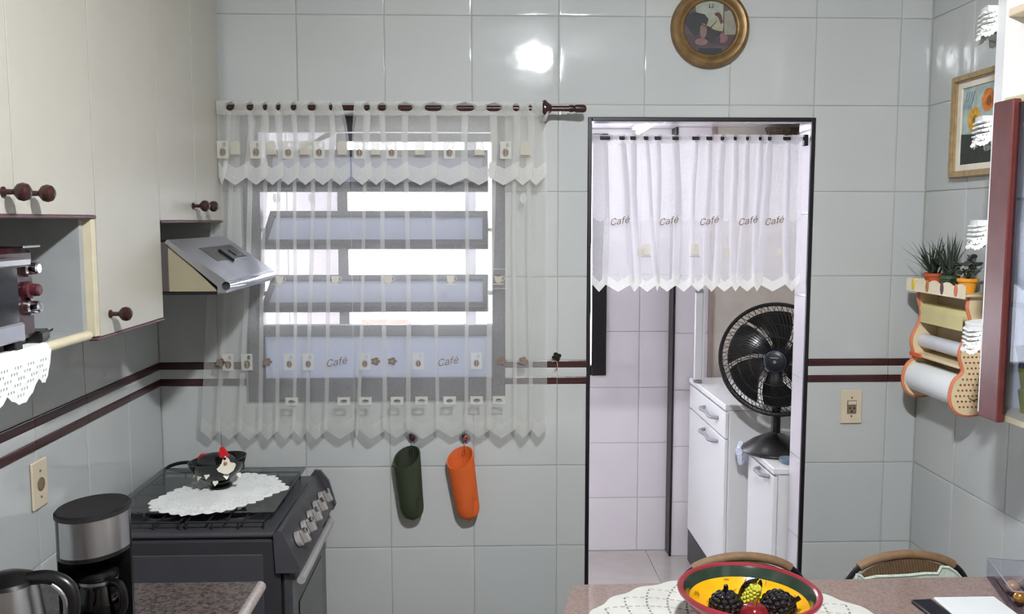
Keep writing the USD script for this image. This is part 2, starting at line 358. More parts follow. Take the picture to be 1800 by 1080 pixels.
# window_1: kitchen window of tilting sashes
w1 = setting('window_1', 'grey steel kitchen window with tilted frosted sashes behind the curtain', 'window')
y0, y1 = .03, .075
obj('frame_stile', bx(WIN[0], -.146, y0, y1, WIN[2], WIN[3]), m_grey_frame, w1)
obj('frame_stile', bx(.669, WIN[1], y0, y1, WIN[2], WIN[3]), m_grey_frame, w1)
obj('frame_rail', bx(-.146, .669, y0, y1, 2.058, WIN[3]), m_grey_frame, w1)
obj('frame_rail', bx(-.146, .669, y0, y1, WIN[2], 1.183), m_grey_frame, w1)
obj('frame_rail', bx(-.146, .669, y0, y1, 1.336, 1.376), m_grey_frame, w1)
obj('fixed_pane', bx(-.146, .669, .050, .054, 1.183, 1.336, 0), m_frost, w1)
def sash(zc, h, x0=-.135, x1=.655, yc=.055, ang=58):
    mt, gl = [], []
    a = math.radians(ang)
    def place(m): return T(m, (0, yc, zc), rx=-ang)
    hh = h / 2
    f = cat(bx(x0, x1, -.012, .012, hh - .030, hh, .002), bx(x0, x1, -.012, .012, -hh, -hh + .030, .002), bx(x0, x0 + .02, -.012, .012, -hh, hh, .002), bx(x1 - .02, x1, -.012, .012, -hh, hh, .002))
    s = obj('sash', place(f), m_grey_frame, w1)
    obj('pane', place(bx(x0 + .02, x1 - .02, -.002, .002, -hh + .03, hh - .03, 0)), m_frost, s)
sash(1.925, .21, ang=48); sash(1.716, .205, ang=55); sash(1.490, .205, ang=60)
for z in (1.925, 1.716, 1.490): obj('pivot_arm', cat(bx(-.146, -.135, .02, .09, z - .006, z + .006), bx(.655, .669, .02, .09, z - .006, z + .006)), m_grey_frame, w1)
# window_2: outer window of the service area
w2 = setting('window_2', 'black framed outer window of the service area', 'window')
a0, a1, b0, b1 = EW
obj('frame', cat(bx(a0, a0 + .05, SY + .0, SY + .05, b0, b1), bx(a1 - .075, a1, SY - .012, SY + .05, b0, b1), bx(a0 + .05, a1 - .075, SY, SY + .05, b0, b0 + .05), bx(a0 + .05, a1 - .075, SY, SY + .05, b1 - .04, b1)), m_black, w2)
obj('mullion', bx(.545, .60, SY + .01, SY + .045, b0 + .05, b1 - .04), plain('pale_aluminium', (220, 220, 226), .5), w2)
obj('pane', bx(a0 + .05, .545, SY + .02, SY + .024, b0 + .05, b1 - .04, 0), m_glass, w2)
obj('pane', bx(.60, a1 - .075, SY + .02, SY + .024, b0 + .05, b1 - .04, 0), m_glass, w2)
# neighbouring house
nb = thing('neighbour_house', 'reddish brick neighbouring house seen through the kitchen window', 'building', (0, 0, 0))
obj('wall', bx(-.75, -.22, 7, 9, -4, .62, .01), m_brick, nb)
obj('parapet', bx(-.80, -.18, 6.95, 9.05, .62, .74, .01), m_nwall, nb)

# ------------------------------------------------------------------ lamps
cl = thing('ceiling_lamp', 'white ceiling lamp with three bare tubes, mirrored in the tiles', 'lamp', (0.94, -2.2, 0))
obj('base_plate', bx(-.12, .12, -.12, .12, HC - .025, HC, .004), m_white, cl)
for k in (-1, 0, 1):
    obj('tube', tube([(-.068, k * .045, HC - .055), (.068, k * .045, HC - .055)], .016, 12), m_lampem, cl)
    obj('holder', bx(-.080, -.069, k * .045 - .015, k * .045 + .015, HC - .075, HC - .024), m_white, cl)
sl = thing('tube_lamp', 'thin fluorescent tube lamp on the service area ceiling above the doorway curtain', 'lamp', (0, 0, 0))
obj('tube', tube([(1.405, 1.30, SH - .03), (1.39, .35, SH - .03)], .012, 10), m_tubeem, sl)
obj('batten', bx(1.375, 1.42, .33, 1.32, SH - .016, SH - .0005, .002), m_white, sl)

# ================================================================== LEFT SIDE
# upper cabinets on the left wall; fronts at XC, facing +x
XC = -0.256
def knob(y, z, parent, x=XC):
    k = T(lathe([(0, 0), (.010, 0), (.010, .003), (.0055, .006), (.005, .020), (.009, .024), (.0155, .030), (.0175, .038), (.015, .046), (.008, .051), (0, .052)], 20), (x, y, z), ry=90)
    return obj('knob', k, m_dkwood, parent)
m_seam = plain('seam_brown', (96, 74, 62), .7)
def carcass_front(parent, y0, y1, z0, z1): return obj('front_frame', bx(XC - .0198, XC - .0170, y0, y1, z0, z1, 0), m_seam, parent, smooth=False)
def cab_front(parent, y0, y1, z0, z1, kn=None):
    d = obj('door', bx(XC - .0165, XC, y0 + .0014, y1 - .0014, z0, z1, .0006), m_lam, parent)
    if kn: knob(kn[0], kn[1], d)
    return d
ZT = 2.62
c1 = thing('wall_cabinet', 'cream double-door wall cabinet with open niche for the toaster oven', 'cabinet')
obj('body', bx(XL + .002, XC - .020, -1.755, -1.070, 1.766, ZT, .002), m_lam, c1)
cab_front(c1, -1.755, -1.403, 1.762, ZT, (-1.445, 1.803)); cab_front(c1, -1.403, -1.052, 1.762, ZT, (-1.352, 1.803))
obj('bottom_strip', bx(XC - .020, XC + .003, -1.755, -1.052, 1.754, 1.7615, .002), m_burg, c1)
obj('side_panel', bx(XL + .002, XC - .020, -1.093, -1.074, 1.482, 1.766, .001), m_inner, c1)
obj('side_panel', bx(XL + .002, XC - .020, -1.755, -1.737, 1.482, 1.766, .001), m_inner, c1)
obj('back_panel', bx(XL + .002, XL + .008, -1.737, -1.093, 1.5, 1.766, 0), m_inner, c1)
obj('niche_shelf', bx(XL + .002, XC - .020, -1.755, -1.074, 1.479, 1.497, .001), m_inner, c1)
obj('shelf_edge', tube([(XC - .012, -1.755, 1.488), (XC - .012, -1.092, 1.488)], .0115, 12), m_edge, c1)
carcass_front(c1, -1.755, -1.0527, 1.766, ZT)
c2 = thing('wall_cabinet', 'tall narrow cream wall cabinet with one low dark knob beside the hood', 'cabinet')
obj('body', bx(XL + .002, XC - .020, -1.072, -.642, 1.482, ZT, .002), m_edge, c2)
cab_front(c2, -1.050, -.640, 1.480, ZT, (-.995, 1.527))
obj('edge_panel', bx(XC - .034, XC - .001, -1.0735, -1.0525, 1.482, 1.754, .001), m_edge, c2)
obj('bottom_strip', bx(XC - .020, XC + .003, -1.072, -.640, 1.472, 1.4795, .002), m_burg, c2)
carcass_front(c2, -1.050, -.642, 1.484, ZT)
c3 = thing('wall_cabinet', 'cream wall cabinet above the range hood with two small knobs', 'cabinet')
obj('body', bx(XL + .002, XC - .020, -.632, -.040, 1.752, ZT, .002), m_lam, c3)
cab_front(c3, -.636, -.322, 1.750, ZT, (-.356, 1.794)); cab_front(c3, -.322, -.038, 1.750, ZT, (-.268, 1.794))
obj('bottom_strip', bx(XC - .020, XC + .003, -.636, -.038, 1.742, 1.7495, .002), m_burg, c3)

carcass_front(c3, -.634, -.040, 1.754, ZT)
# range hood
rh = thing('range_hood', 'steel range hood with sloping visor under the cream cabinet', 'range hood', (0, 0, 0))
def prof_y(pts, y0, y1):   # profile in xz extruded along y
    return T(extr(Polygon(pts), y1 - y0), (0, y1, 0), rx=90)
obj('body', prof_y([(XL + .004, 1.552), (-.105, 1.552), (-.235, 1.684), (XL + .004, 1.684)], -.638, -.100), plain('hood_side', (142, 134, 110), .5), rh)
obj('side_post', bx(-.258, -.238, -.642, -.638, 1.552, 1.686, .001), plain('post_brown', (70, 62, 62), .5), rh)
obj('bottom_rim', bx(XL + .004, -.105, -.642, -.098, 1.543, 1.5515, .002), m_plblk, rh)
v = obj('visor', prof_y([(-.245, 1.6885), (-.238, 1.6965), (-.083, 1.586), (-.076, 1.577), (-.080, 1.548), (-.104, 1.548), (-.104, 1.566)], -.644, -.096), m_hoodst, rh)
obj('front_lip', tube([(-.079, -.646, 1.568), (-.072, -.36, 1.568), (-.079, -.092, 1.568)], .012, 12), m_chrome, rh)
dx, dz = (.155, -.1105); L = math.hypot(dx, dz); ang = math.degrees(math.atan2(-dz, dx))
def onvisor(s, y, m): return T(m, (-.238 + dx * s, y, 1.6965 + dz * s), ry=ang)
obj('control_panel', onvisor(.43, -.33, bx(-.034, .034, -.165, .165, -.001, .0012, .0008)), plain('hood_dark', (58, 56, 54), .35), rh)
obj('switch', onvisor(.52, -.36, bx(-.030, .030, -.010, .010, .001, .008, .003)), m_plblk, rh)
obj('lamp_cover', onvisor(.47, -.24, bx(-.016, .016, -.03, .03, .001, .004, .002)), m_plblk, rh)

# toaster oven, its cord clip and the lace runner
to = thing('toaster_oven', 'dark red toaster oven with silver handle in the open niche', 'toaster oven')
tx0, tx1, ty0, ty1, tz0, tz1 = -.480, -.272, -1.712, -1.312, 1.514, 1.696
obj('body', bx(tx0, tx1, ty0, ty1, tz0, tz1, .010), plain('oven_red', (46, 15, 19), .25), to)
dr = obj('door_glass', bx(tx1, tx1 + .008, ty0 + .006, -1.392, 1.548, 1.672, .002), plain('oven_glass', (22, 23, 26), .08), to)
obj('handle', bx(tx1 + .012, tx1 + .026, ty0 + .01, -1.372, 1.661, 1.679, .004), m_steel, dr)
obj('door_sill', bx(tx1, tx1 + .012, ty0 + .006, -1.380, 1.516, 1.552, .004), plain('oven_silver', (176, 178, 186), .3, metal=.6), to)
obj('top_trim', bx(tx0 + .01, tx1 + .018, -1.385, -1.318, 1.6965, 1.701, .001), m_chrome, to)
for z in (1.655, 1.612, 1.578):
    kb = T(lathe([(0, 0), (.017, 0), (.017, .008), (.013, .011), (.012, .024), (.009, .027), (0, .027)], 20), (tx1, -1.345, z), ry=90)
    obj('dial', kb, m_chrome if z != 1.612 else plain('oven_dial', (84, 40, 46), .2), to)
for y in (ty0 + .03, -1.400): 
    for x in (tx0 + .03, tx1 - .004): obj('foot', bx(x - .012, x + .012, y - .014, y + .014, 1.4975, 1.516), m_plblk, to)
pg = thing('cord_plug', 'black plug with bare prongs lying right of the toaster oven', 'plug', (-.296, -1.25, 1.511), 12)
obj('plug_body', bx(-.016, .016, -.055, .012, -.013, .012, .005), m_plblk, pg)
for k in (-1, 0, 1): obj('prong', tube([(k * .008, .010, 0), (k * .014, .038, .002 + .004 * k)], .0022, 6), m_plblk, pg)
# lace runner over the niche shelf edge
def lace_flat(poly, t, holes):
    q = poly
    if holes: q = poly.difference(unary_union(holes))
    return extr(q, t)
pts = []
scal = [(-1.72, .02), (-1.69, .075), (-1.62, .085), (-1.585, .05), (-1.56, .08), (-1.49, .092), (-1.462, .055), (-1.445, .085), (-1.385, .095), (-1.352, .052), (-1.345, .062), (-1.322, .058), (-1.305, .024), (-1.300, .0)]
def scallop(a, b, da, db, n=9):
    return [(a + (b - a) * i / n, -(da + (db - da) * i / n) - .030 * math.sin(PI * i / n)) for i in range(n)]
edge = []
for a, b, da, db in ((-1.74, -1.62, .045, .06), (-1.62, -1.475, .055, .066), (-1.475, -1.355, .066, .05), (-1.355, -1.300, .05, .012)): edge += scallop(a, b, da, db)
edge = [(u, w - .003 * (i % 2)) for i, (u, w) in enumerate(edge)]
poly = Polygon([(-1.74, .0)] + edge + [(-1.298, 0)])
hs = []
for i in range(44):
    for j in range(6):
        u, w = -1.735 + i * .0098 + .005 * (j % 2), -.018 - j * .011
        if (i + j * 2) % 5 < 3 and poly.buffer(-.006).contains(Point(u, w)): hs.append(ell(u, w, .0028, .0034, 6))
flap = lace_flat(poly, .0015, hs)
flap = T(flap, (XC + .0022, 0, 1.4875), rx=90, rz=90)   # xy -> yz plane facing +x
lr = thing('lace_runner', 'white crochet lace runner hanging over the niche shelf below the toaster oven', 'lace cloth')
obj('drop', flap, m_cotton, lr)
obj('top_cloth', cat(bx(XL + .03, XC - .012, -1.735, -1.300, 1.4972, 1.4990, .0005), T(tube([(0, -1.74, 0), (0, -1.299, 0)], .0128, 12), (XC - .0118, 0, 1.4880))), m_cotton, lr)

# outlets
def outlet(loc, rz, label, round_):
    t = thing('wall_outlet', label, 'outlet', loc, rz)
    obj('plate', bx(-.039, .039, -.008, -.0005, -.062, .062, .003), m_outlet, t)
    if round_:
        obj('socket', T(lathe([(.0, 0), (.017, 0), (.017, .003), (.013, .004), (.0, .002)], 20), (0, -.008, 0), rx=90), m_outdark, t)
    else:
        s = obj('socket', bx(-.017, .017, -.011, -.008, -.024, .024, .001), m_outdark, t)
        obj('switch_rocker', bx(-.015, .015, -.0145, -.011, .008, .022, .002), m_outlet, s)
        for a, b in ((-.008, -.004), (.008, -.004), (0, -.016)): obj('socket_hole', cyl(.0032, (a, -.0118, b), (a, -.0108, b), 10), m_plblk, s)
    for z in (-.034, .034): obj('screw', cyl(.0035, (0, -.0095, z), (0, -.007, z), 10), m_outdark, t)
outlet((XL, -.880, 1.078), 90, 'ivory round-socket wall outlet on the left wall above the coffee maker', True)
outlet((1.970, 0, 1.075), 0, 'ivory wall outlet with switch right of the doorway', False)

# stove
st = thing('gas_stove', 'dark graphite gas stove with glass lid in the left corner', 'stove')
sx0, sx1, sy0, sy1 = -.478, .058, -.672, -.108
obj('body', bx(sx0, sx1 - .004, sy0, sy1, .06, .852, .012), m_stove, st)
obj('side_panel', bx(sx0 + .04, sx1 - .05, sy0 - .004, sy0 + .002, .12, .805, .004), m_stove2, st)
obj('cooktop', bx(sx0, sx1 + .002, sy0 - .003, sy1 + .002, .852, .868, .006), m_stove2, st)
lid = obj('glass_lid', bx(sx0 + .012, sx1 - .035, sy0 + .085, sy1 - .006, .896, .902, .002), m_lidglass, st)
obj('lid_hinge', tube(spline([(sx0 + .02, sy1 - .02, .878), (sx0 + .02, sy1 - .006, .897), (sx0 + .035, sy1, .907), (-.30, sy1, .909), (-.19, sy1, .907)], 24), .006, 8), m_plblk, lid)
for cx_ in (-.33, -.10):
    for cy_ in (-.50, -.27):
        b = obj('burner', T(lathe([(0, .868), (.045, .868), (.045, .874), (.034, .876), (.034, .884), (0, .885)], 28), (cx_, cy_, 0)), m_iron, st)
        obj('burner_ring', T(lathe([(.050, .8685), (.060, .8685), (.060, .873), (.050, .873)], 28), (cx_, cy_, 0)), m_steel, b)
for cx_ in (-.345, -.105):
    g = [tube([(cx_ - .11, sy0 + .03, .890), (cx_ - .11, sy1 - .03, .890)], .0032, 6), tube([(cx_ + .11, sy0 + .03, .890), (cx_ + .11, sy1 - .03, .890)], .0032, 6)]
    for y in (sy0 + .03, -.50, -.385, -.27, sy1 - .03): g.append(tube([(cx_ - .11, y, .890), (cx_ + .11, y, .890)], .0032, 6))
    for x in (-.11, -.037, .037, .11):
        for y in (sy0 + .03, -.385, sy1 - .03): g.append(tube([(cx_ + x, y, .8685), (cx_ + x, y, .890)], .003, 6))
    for x in (-.05, 0, .05): g.append(tube([(cx_ + x, sy0 + .03, .890), (cx_ + x, sy0 + .10, .890)], .003, 6))
    obj('pan_support', cat(*g), m_iron, st)
pp = [(.040, .868), (.052, .876), (.064, .874), (.116, .764), (.108, .752), (.045, .752)]
obj('control_panel', prof_y(pp, sy0, sy1), plain('panel_grey', (58, 58, 61), .3), st)
pe = [(.036, .868), (.050, .888), (.070, .886), (.098, .850), (.122, .764), (.112, .746), (.036, .746)]
obj('end_cap', prof_y(pe, sy1 - .004, sy1 + .012), m_stove2, st)
obj('end_cap', prof_y(pp, sy0 - .010, sy0 + .002), m_stove2, st)
na = math.degrees(math.atan2(.110, .052))
for y in (-.600, -.505, -.410, -.315, -.220):
    kb = cat(T(lathe([(0, 0), (.024, 0), (.023, .010), (.018, .014), (0, .014)], 20)), bx(-.022, .022, -.008, .008, .012, .036, .005))
    k = obj('control_knob', T(kb, (.092, y, .820), ry=90 - (90 - na)), plain('knob_grey', (150, 146, 142), .4), st)
    obj('knob_cap', T(bx(-.024, -.008, -.0085, .0085, .024, .0375, .003), (.092, y, .820), ry=na), m_chrome, k)
obj('oven_door', bx(.056, .085, sy0 + .012, sy1 - .008, .20, .745, .008), m_stove2, st)
obj('oven_handle', cat(tube([(.108, sy0 + .03, .715), (.108, sy1 - .03, .715)], .013, 10), bx(.080, .108, sy0 + .05, sy0 + .07, .706, .724), bx(.080, .108, sy1 - .07, sy1 - .05, .706, .724)), plain('handle_grey', (158, 156, 154), .35), st)
obj('oven_window', bx(.084, .0875, sy0 + .10, sy1 - .10, .35, .62, .002), m_glossblk, st)
for x in (sx0 + .04, sx1 - .06):
    for y in (sy0 + .05, sy1 - .05): obj('foot', cyl(.018, (x, y, 0), (x, y, .062), 12), m_plblk, st)
# crochet mat and hen bowl on the stove
def lace_mat(base, ns=40, amp=.008, holes=3):
    ring = np.array(base.exterior.segmentize(.004).coords)[:-1]; c = ring.mean(0); L_ = base.length; s = np.linspace(0, L_, len(ring), endpoint=False)
    n_ = ring - c; n_ /= np.linalg.norm(n_, axis=1, keepdims=True)
    q = Polygon(ring + n_ * (amp * np.abs(np.sin(s / L_ * ns * PI)))[:, None]).buffer(0)
    hs = []
    for k in range(holes):
        rg = base.buffer(-.012 - .026 * k); m = int(rg.length / .016)
        for i in range(m):
            p = rg.exterior.interpolate(i / m, normalized=True); hs.append(ell(p.x, p.y, .0042, .0042, 7))
    return q.difference(unary_union(hs))
mb = Polygon([(-.365, -.49), (-.335, -.565), (-.23, -.615), (-.13, -.585), (-.06, -.50), (-.02, -.415), (.012, -.37), (-.03, -.30), (-.06, -.24), (-.15, -.20), (-.27, -.24), (-.33, -.38)]).buffer(.02).buffer(-.02)
ms = lace_mat(mb, 34, .013, 3)
single('crochet_mat', extr(ms, .0022, .9024), m_cotton, 'white crochet mat with scalloped edge under the black hen bowl', 'crochet mat')
hb = thing('hen_bowl', 'black hen-shaped bowl with white hearts and red comb on the stove', 'bowl', (-.199, -.35, .9048), 0)
obj('bowl', T(lathe([(0, 0), (.034, 0), (.036, .006), (.028, .014), (.030, .020), (.055, .036), (.078, .060), (.089, .086), (.091, .092), (.087, .092), (.080, .074), (.055, .046), (0, .034)], 48), ry=-6), m_glossblk, hb)
obj('hen_body', ball(.05, (-.012, 0, .080), (1.25, .95, .62)), plain('hen_black', (44, 44, 46), .4), hb)
obj('tail', extr(Polygon([(-.074, 0), (-.062, .012), (-.03, .014), (-.012, .008), (-.03, -.004)]), .012).apply_transform(trimesh.transformations.rotation_matrix(PI / 2, [1, 0, 0])).apply_translation([.0, .01, .094]), m_red, hb)
bib = Polygon([(-.030, 0), (-.022, -.014), (-.006, -.021), (.008, -.021), (.022, -.012), (.028, .002), (.026, .009), (.012, .011), (.008, .021), (.000, .034), (-.008, .022), (-.012, .008)]).buffer(.002).buffer(-.001)
nk = obj('neck_bib', face_back(extr(bib, .010), .040, -.074, .088), plain('hen_white', (232, 226, 206), .35), hb)
obj('beak', T(trimesh.creation.cone(.007, .012, sections=12), (.040, -.082, .099), rx=90), plain('beak_tan', (150, 106, 70), .4), nk)
obj('eye', ball(.0045, (.038, -.083, .114)), m_glossblk, nk)
obj('comb', face_back(extr(Polygon([(-.012, 0), (-.013, .018), (-.010, .030), (-.002, .031), (.006, .020), (.014, .004), (.011, -.001)]).buffer(.001), .009), .035, -.073, .118), m_red, hb)
heart = unary_union([ell(-.0035, .003, .0042, .0042, 14), ell(.0035, .003, .0042, .0042, 14), Polygon([(-.0074, .002), (0, -.0085), (.0074, .002)])])
for az, rr, zz in ((-128, .073, .048), (-104, .075, .057), (-62, .074, .053), (-90, .056, .029), (-30, .072, .048), (-150, .074, .05)):
    a = math.radians(az); hm = T(extr(heart, .0022), s=1.15); hm = T(hm, rx=90 - 38 if zz < .035 else 90 - 26, rz=az + 90)
    hm.apply_translation([rr * math.cos(a) * 1.08, rr * math.sin(a) * 1.08, zz]); obj('painted_heart', hm, plain('heart_white', (222, 220, 206), .4) if az == -128 else '/World/Looks/heart_white', hb)

# worktop on the left, its cupboard, coffee maker and kettle
wt = thing('worktop', 'dark speckled granite worktop in the near left corner', 'worktop')
obj('slab', bx(XL + .003, .086, -2.7, -1.012, .838, .868, .006), m_granite_dark, wt)
obj('front_edge', tube([(.086, -2.7, .853), (.086, -1.014, .853)], .0148, 12), plain('edge_granite', (150, 140, 136), .2, var=.2, scale=120), wt)
bc = thing('base_cabinet', 'white base cupboard below the granite worktop', 'cabinet')
obj('body', bx(XL + .003, .03, -2.7, -1.03, .08, .836, .002), m_white, bc)
for k in range(4): obj('door', bx(.031, .048, -2.69 + k * .415, -2.285 + k * .415, .10, .825, .003), m_white, bc)
obj('plinth', bx(XL + .003, .0, -2.7, -1.03, 0, .079, .002), m_plblk, bc)
def cmo(nm, m, mt, par): return obj(nm, T(m, s=(.84, .84, .955)), mt, par)
cm = thing('coffee_maker', 'black drip coffee maker with steel band and glass jug on the worktop', 'coffee maker', (-.193, -1.275, .8682), -12)
def oval(sx, sy, n=40): return ell(0, 0, sx, sy, n)
cmo('base', extr(oval(.080, .10), .030, 0), m_plblk, cm)
cmo('hot_plate', T(lathe([(0, .030), (.058, .030), (.060, .034), (0, .035)], 32), (.012, -.018, 0)), m_steel, cm)
col = oval(.080, .10).intersection(sbox(-.2, .035, .2, .2)).union(oval(.080, .10).intersection(sbox(-.2, -.2, -.045, .2)))
cmo('tower', extr(col, .165, .030), m_plblk, cm)
cmo('filter_housing', extr(oval(.080, .10), .010, .190), m_plblk, cm)
band = oval(.0815, .1015).difference(oval(.070, .09)).intersection(sbox(-.028, -.2, .2, .03))
cmo('steel_band', extr(band, .080, .200), m_steel, cm)
cmo('housing_core', extr(oval(.0795, .0995), .080, .200), m_plblk, cm)
cmo('lid', cat(extr(oval(.083, .103), .008, .280), extr(oval(.078, .098), .005, .288)), plain('lid_black', (34, 32, 34), .45), cm)
jug = cmo('jug', T(lathe([(0, .035), (.050, .035), (.060, .050), (.064, .085), (.056, .118), (.046, .130), (.046, .136), (.043, .136), (.043, .130), (.053, .117), (.061, .085), (.057, .052), (.048, .039), (0, .038)], 36), (.014, -.016, 0)), m_smoke, cm)
cmo('jug_lid', T(lathe([(0, .137), (.048, .137), (.050, .145), (.04, .152), (0, .153)], 32), (.014, -.016, 0)), m_plblk, jug)
cmo('coffee', T(lathe([(0, .0385), (.047, .0395), (.0565, .052), (.0602, .085), (0, .086)], 32), (.014, -.016, 0)), m_glossblk, jug)
cmo('jug_band', T(lathe([(.0475, .128), (.0495, .128), (.0495, .135), (.0475, .135)], 32), (.014, -.016, 0)), m_steel, jug)
cmo('jug_handle', tube(spline([(.060, -.030, .130), (.100, -.045, .128), (.108, -.048, .09), (.078, -.036, .055)], 16), .009, 10), m_plblk, jug)
ke = thing('electric_kettle', 'steel electric kettle with black lid and handle at the left edge', 'kettle', (-.245, -1.525, .868), 0)
obj('power_base', T(lathe([(0, 0), (.078, 0), (.08, .008), (.074, .018), (0, .018)], 36)), m_plblk, ke)
obj('body', T(lathe([(0, .019), (.072, .019), (.073, .03), (.066, .10), (.055, .185), (.050, .214), (.0, .214)], 48)), m_steel, ke)
obj('lid', T(lathe([(0, .234), (.012, .234), (.030, .230), (.048, .222), (.052, .215), (.0, .2142)], 40)), m_plblk, ke)
obj('spout', T(prof_y([(-.048, .20), (-.078, .220), (-.074, .226), (-.046, .218)], -.02, .02)), m_steel, ke)
obj('handle', tube(spline([(.040, 0, .222), (.078, 0, .224), (.112, 0, .205), (.116, 0, .15), (.108, 0, .09), (.076, 0, .055)], 26), [.013] * 26, 12), m_plblk, ke)
obj('handle_inset', tube(spline([(.086, -.0105, .214), (.106, -.0125, .195), (.108, -.0125, .15), (.102, -.0125, .10)], 14), .0045, 8), m_steel, ke)

# ================================================================== WINDOW CURTAINS
RODY, RODZ = -.078, 2.127
cr = thing('curtain_rod', 'dark wooden curtain rod with turned finial above the window', 'curtain rod')
obj('rod', tube([(-.235, RODY, RODZ), (.985, RODY, RODZ)], .0095, 16), m_dkwood, cr)
obj('finial', T(lathe([(0, 0), (.012, 0), (.0125, .012), (.010, .018), (.013, .022), (.0135, .05), (.009, .058), (0, .060)], 20), (.930, RODY, RODZ), ry=90), m_dkwood, cr)
br = T(lathe([(0, -.009), (.024, -.009), (.0285, -.004), (.0285, .002), (.022, .008), (.012, .022), (0, .026)], 28), (.848, RODY, RODZ), ry=90)
obj('bracket', cat(br, bx(.838, .850, RODY, -.001, RODZ - .010, RODZ + .010), bx(.832, .856, -.006, -.0005, RODZ - .042, RODZ + .026, .002), prof_y([(.834, RODZ - .045), (.854, RODZ - .012), (.862, RODZ - .012), (.850, RODZ - .045)], RODY - .02, RODY + .02)), m_dkwood, cr)
obj('bracket', cat(bx(-.240, -.230, RODY, -.001, RODZ - .010, RODZ + .010), bx(-.247, -.223, -.006, -.0005, RODZ - .035, RODZ + .026, .002)), m_dkwood, cr)

def cloth(ptop, pbot, edges, ztop, zhem, yf, w=.017, dy=.006, rod=None, hw=None, seed=0, wave=.004, edge_pow=1):
    """A hanging cloth of flat panels between overlapping pleats. Returns f(t0, t1, nrows): a sheet of it, t running from the top (0) to the hem (1)."""
    r = np.random.default_rng(seed); n = len(ptop); hw = hw if hw is not None else [w] * n
    ww = [w * r.uniform(.75, 1.25) for _ in range(n)]; dep = [dy * r.uniform(.8, 1.2) for _ in range(n)]; ph = r.uniform(0, 6.28, n + 1)
    def section(t):
        z0 = None; out = []
        s = t
        def P(i): return ptop[i] + (pbot[i] - ptop[i]) * s + .004 * math.sin(ph[i] + 5 * s) * min(1, 3 * s)
        se = [1 - (1 - s) ** edge_pow if abs(e[1] - e[0]) < .035 else s for e in edges]
        xe0 = edges[0][0] + (edges[0][1] - edges[0][0]) * se[0]; xe1 = edges[1][0] + (edges[1][1] - edges[1][0]) * se[1]
        zapp = ztop - t * (ztop - np.mean(zhem)); g = math.exp(-((zapp - rod[1]) / .016) ** 4) if rod else 0.0
        xs = [xe0] + [P(i) for i in range(n)] + [xe1]
        for i in range(n + 1):     # panel i runs from pleat i-1 to pleat i
            a = xs[i] - (ww[i - 1] / 2 * (1 - g) - hw[i - 1] * g if i > 0 else 0); b = xs[i + 1] + (ww[i] / 2 * (1 - g) - hw[i] * g if i < n else 0)
            for k in range(7):
                u = k / 6; yb = dep[i - 1] * 2 * (1 - u) ** 2 if i > 0 else 0
                yb = yb * (1 - g) + wave * math.sin(PI * u) * (.4 + .6 * s) * math.cos(ph[i]) - .002 * math.sin(PI * u)
                out.append((a + (b - a) * u, yf + yb * (1 - .3 * g) - (0 if not rod else g * .004), i + u))
            if i < n:
                bk_ = rod[0] + .016 if rod else 0
                c = xs[i + 1]; d = dep[i]
                q = [(c + ww[i] / 2 + .0012, yf + d * .5), (c + ww[i] / 4, yf + d * .95), (c, yf + d), (c - ww[i] / 4, yf + d * 1.05), (c - ww[i] / 2 - .0012, yf + d * 1.5)]
                qr = [(c - hw[i] * .8, yf + .01), (c - hw[i] * .5, bk_), (c, bk_), (c + hw[i] * .5, bk_), (c + hw[i] * .8, yf + .01)]
                for (x1, y1_), (x2, y2_) in zip(q, qr): out.append((x1 * (1 - g) + x2 * g, y1_ * (1 - g) + y2_ * g, i + 1.0))
        return out
    def sheet(t0, t1, nr, off=0.0):
        ts = np.linspace(t0, t1, nr)
        if rod:
            tr_ = (ztop - rod[1]) / (ztop - np.mean(zhem)); ts = np.unique(np.concatenate([ts, [x for x in np.linspace(tr_ - .12 * .3, tr_ + .12 * .3, 22) if t0 <= x <= t1]]))
        v = []; m = None
        for t in ts:
            sct = section(t); m = len(sct)
            for x, y, i in sct:
                fi = i - math.floor(i); zb = zhem[0] + (zhem[1] - zhem[0]) * (1 - abs(2 * fi - 1) if i % 1 else 0)
                v.append((x, y + off, ztop - t * (ztop - zb)))
        f = []
        for a in range(len(ts) - 1):
            for b in range(m - 1):
                p0 = a * m + b; f += [[p0, p0 + m, p0 + m + 1], [p0, p0 + m + 1, p0 + 1]]
        return trimesh.Trimesh(v, f, process=False)
    return sheet
ptop = [-.203, -.140, -.091, -.046, .004, .063, .127, .190, .247, .299, .375, .471, .577, .675, .749, .797]
hwid = [.016, .014, .009, .009, .011, .016, .007, .024, .011, .016, .029, .034, .036, .029, .012, .006]
pval = [-.235, -.155, -.098, -.047, .010, .064, .130, .195, .250, .302, .376, .472, .578, .668, .752, .800]
pbot = [-.290, -.215, -.150, -.092, -.030, .022, .078, .138, .192, .285, .373, .470, .580, .655, .742, .800]
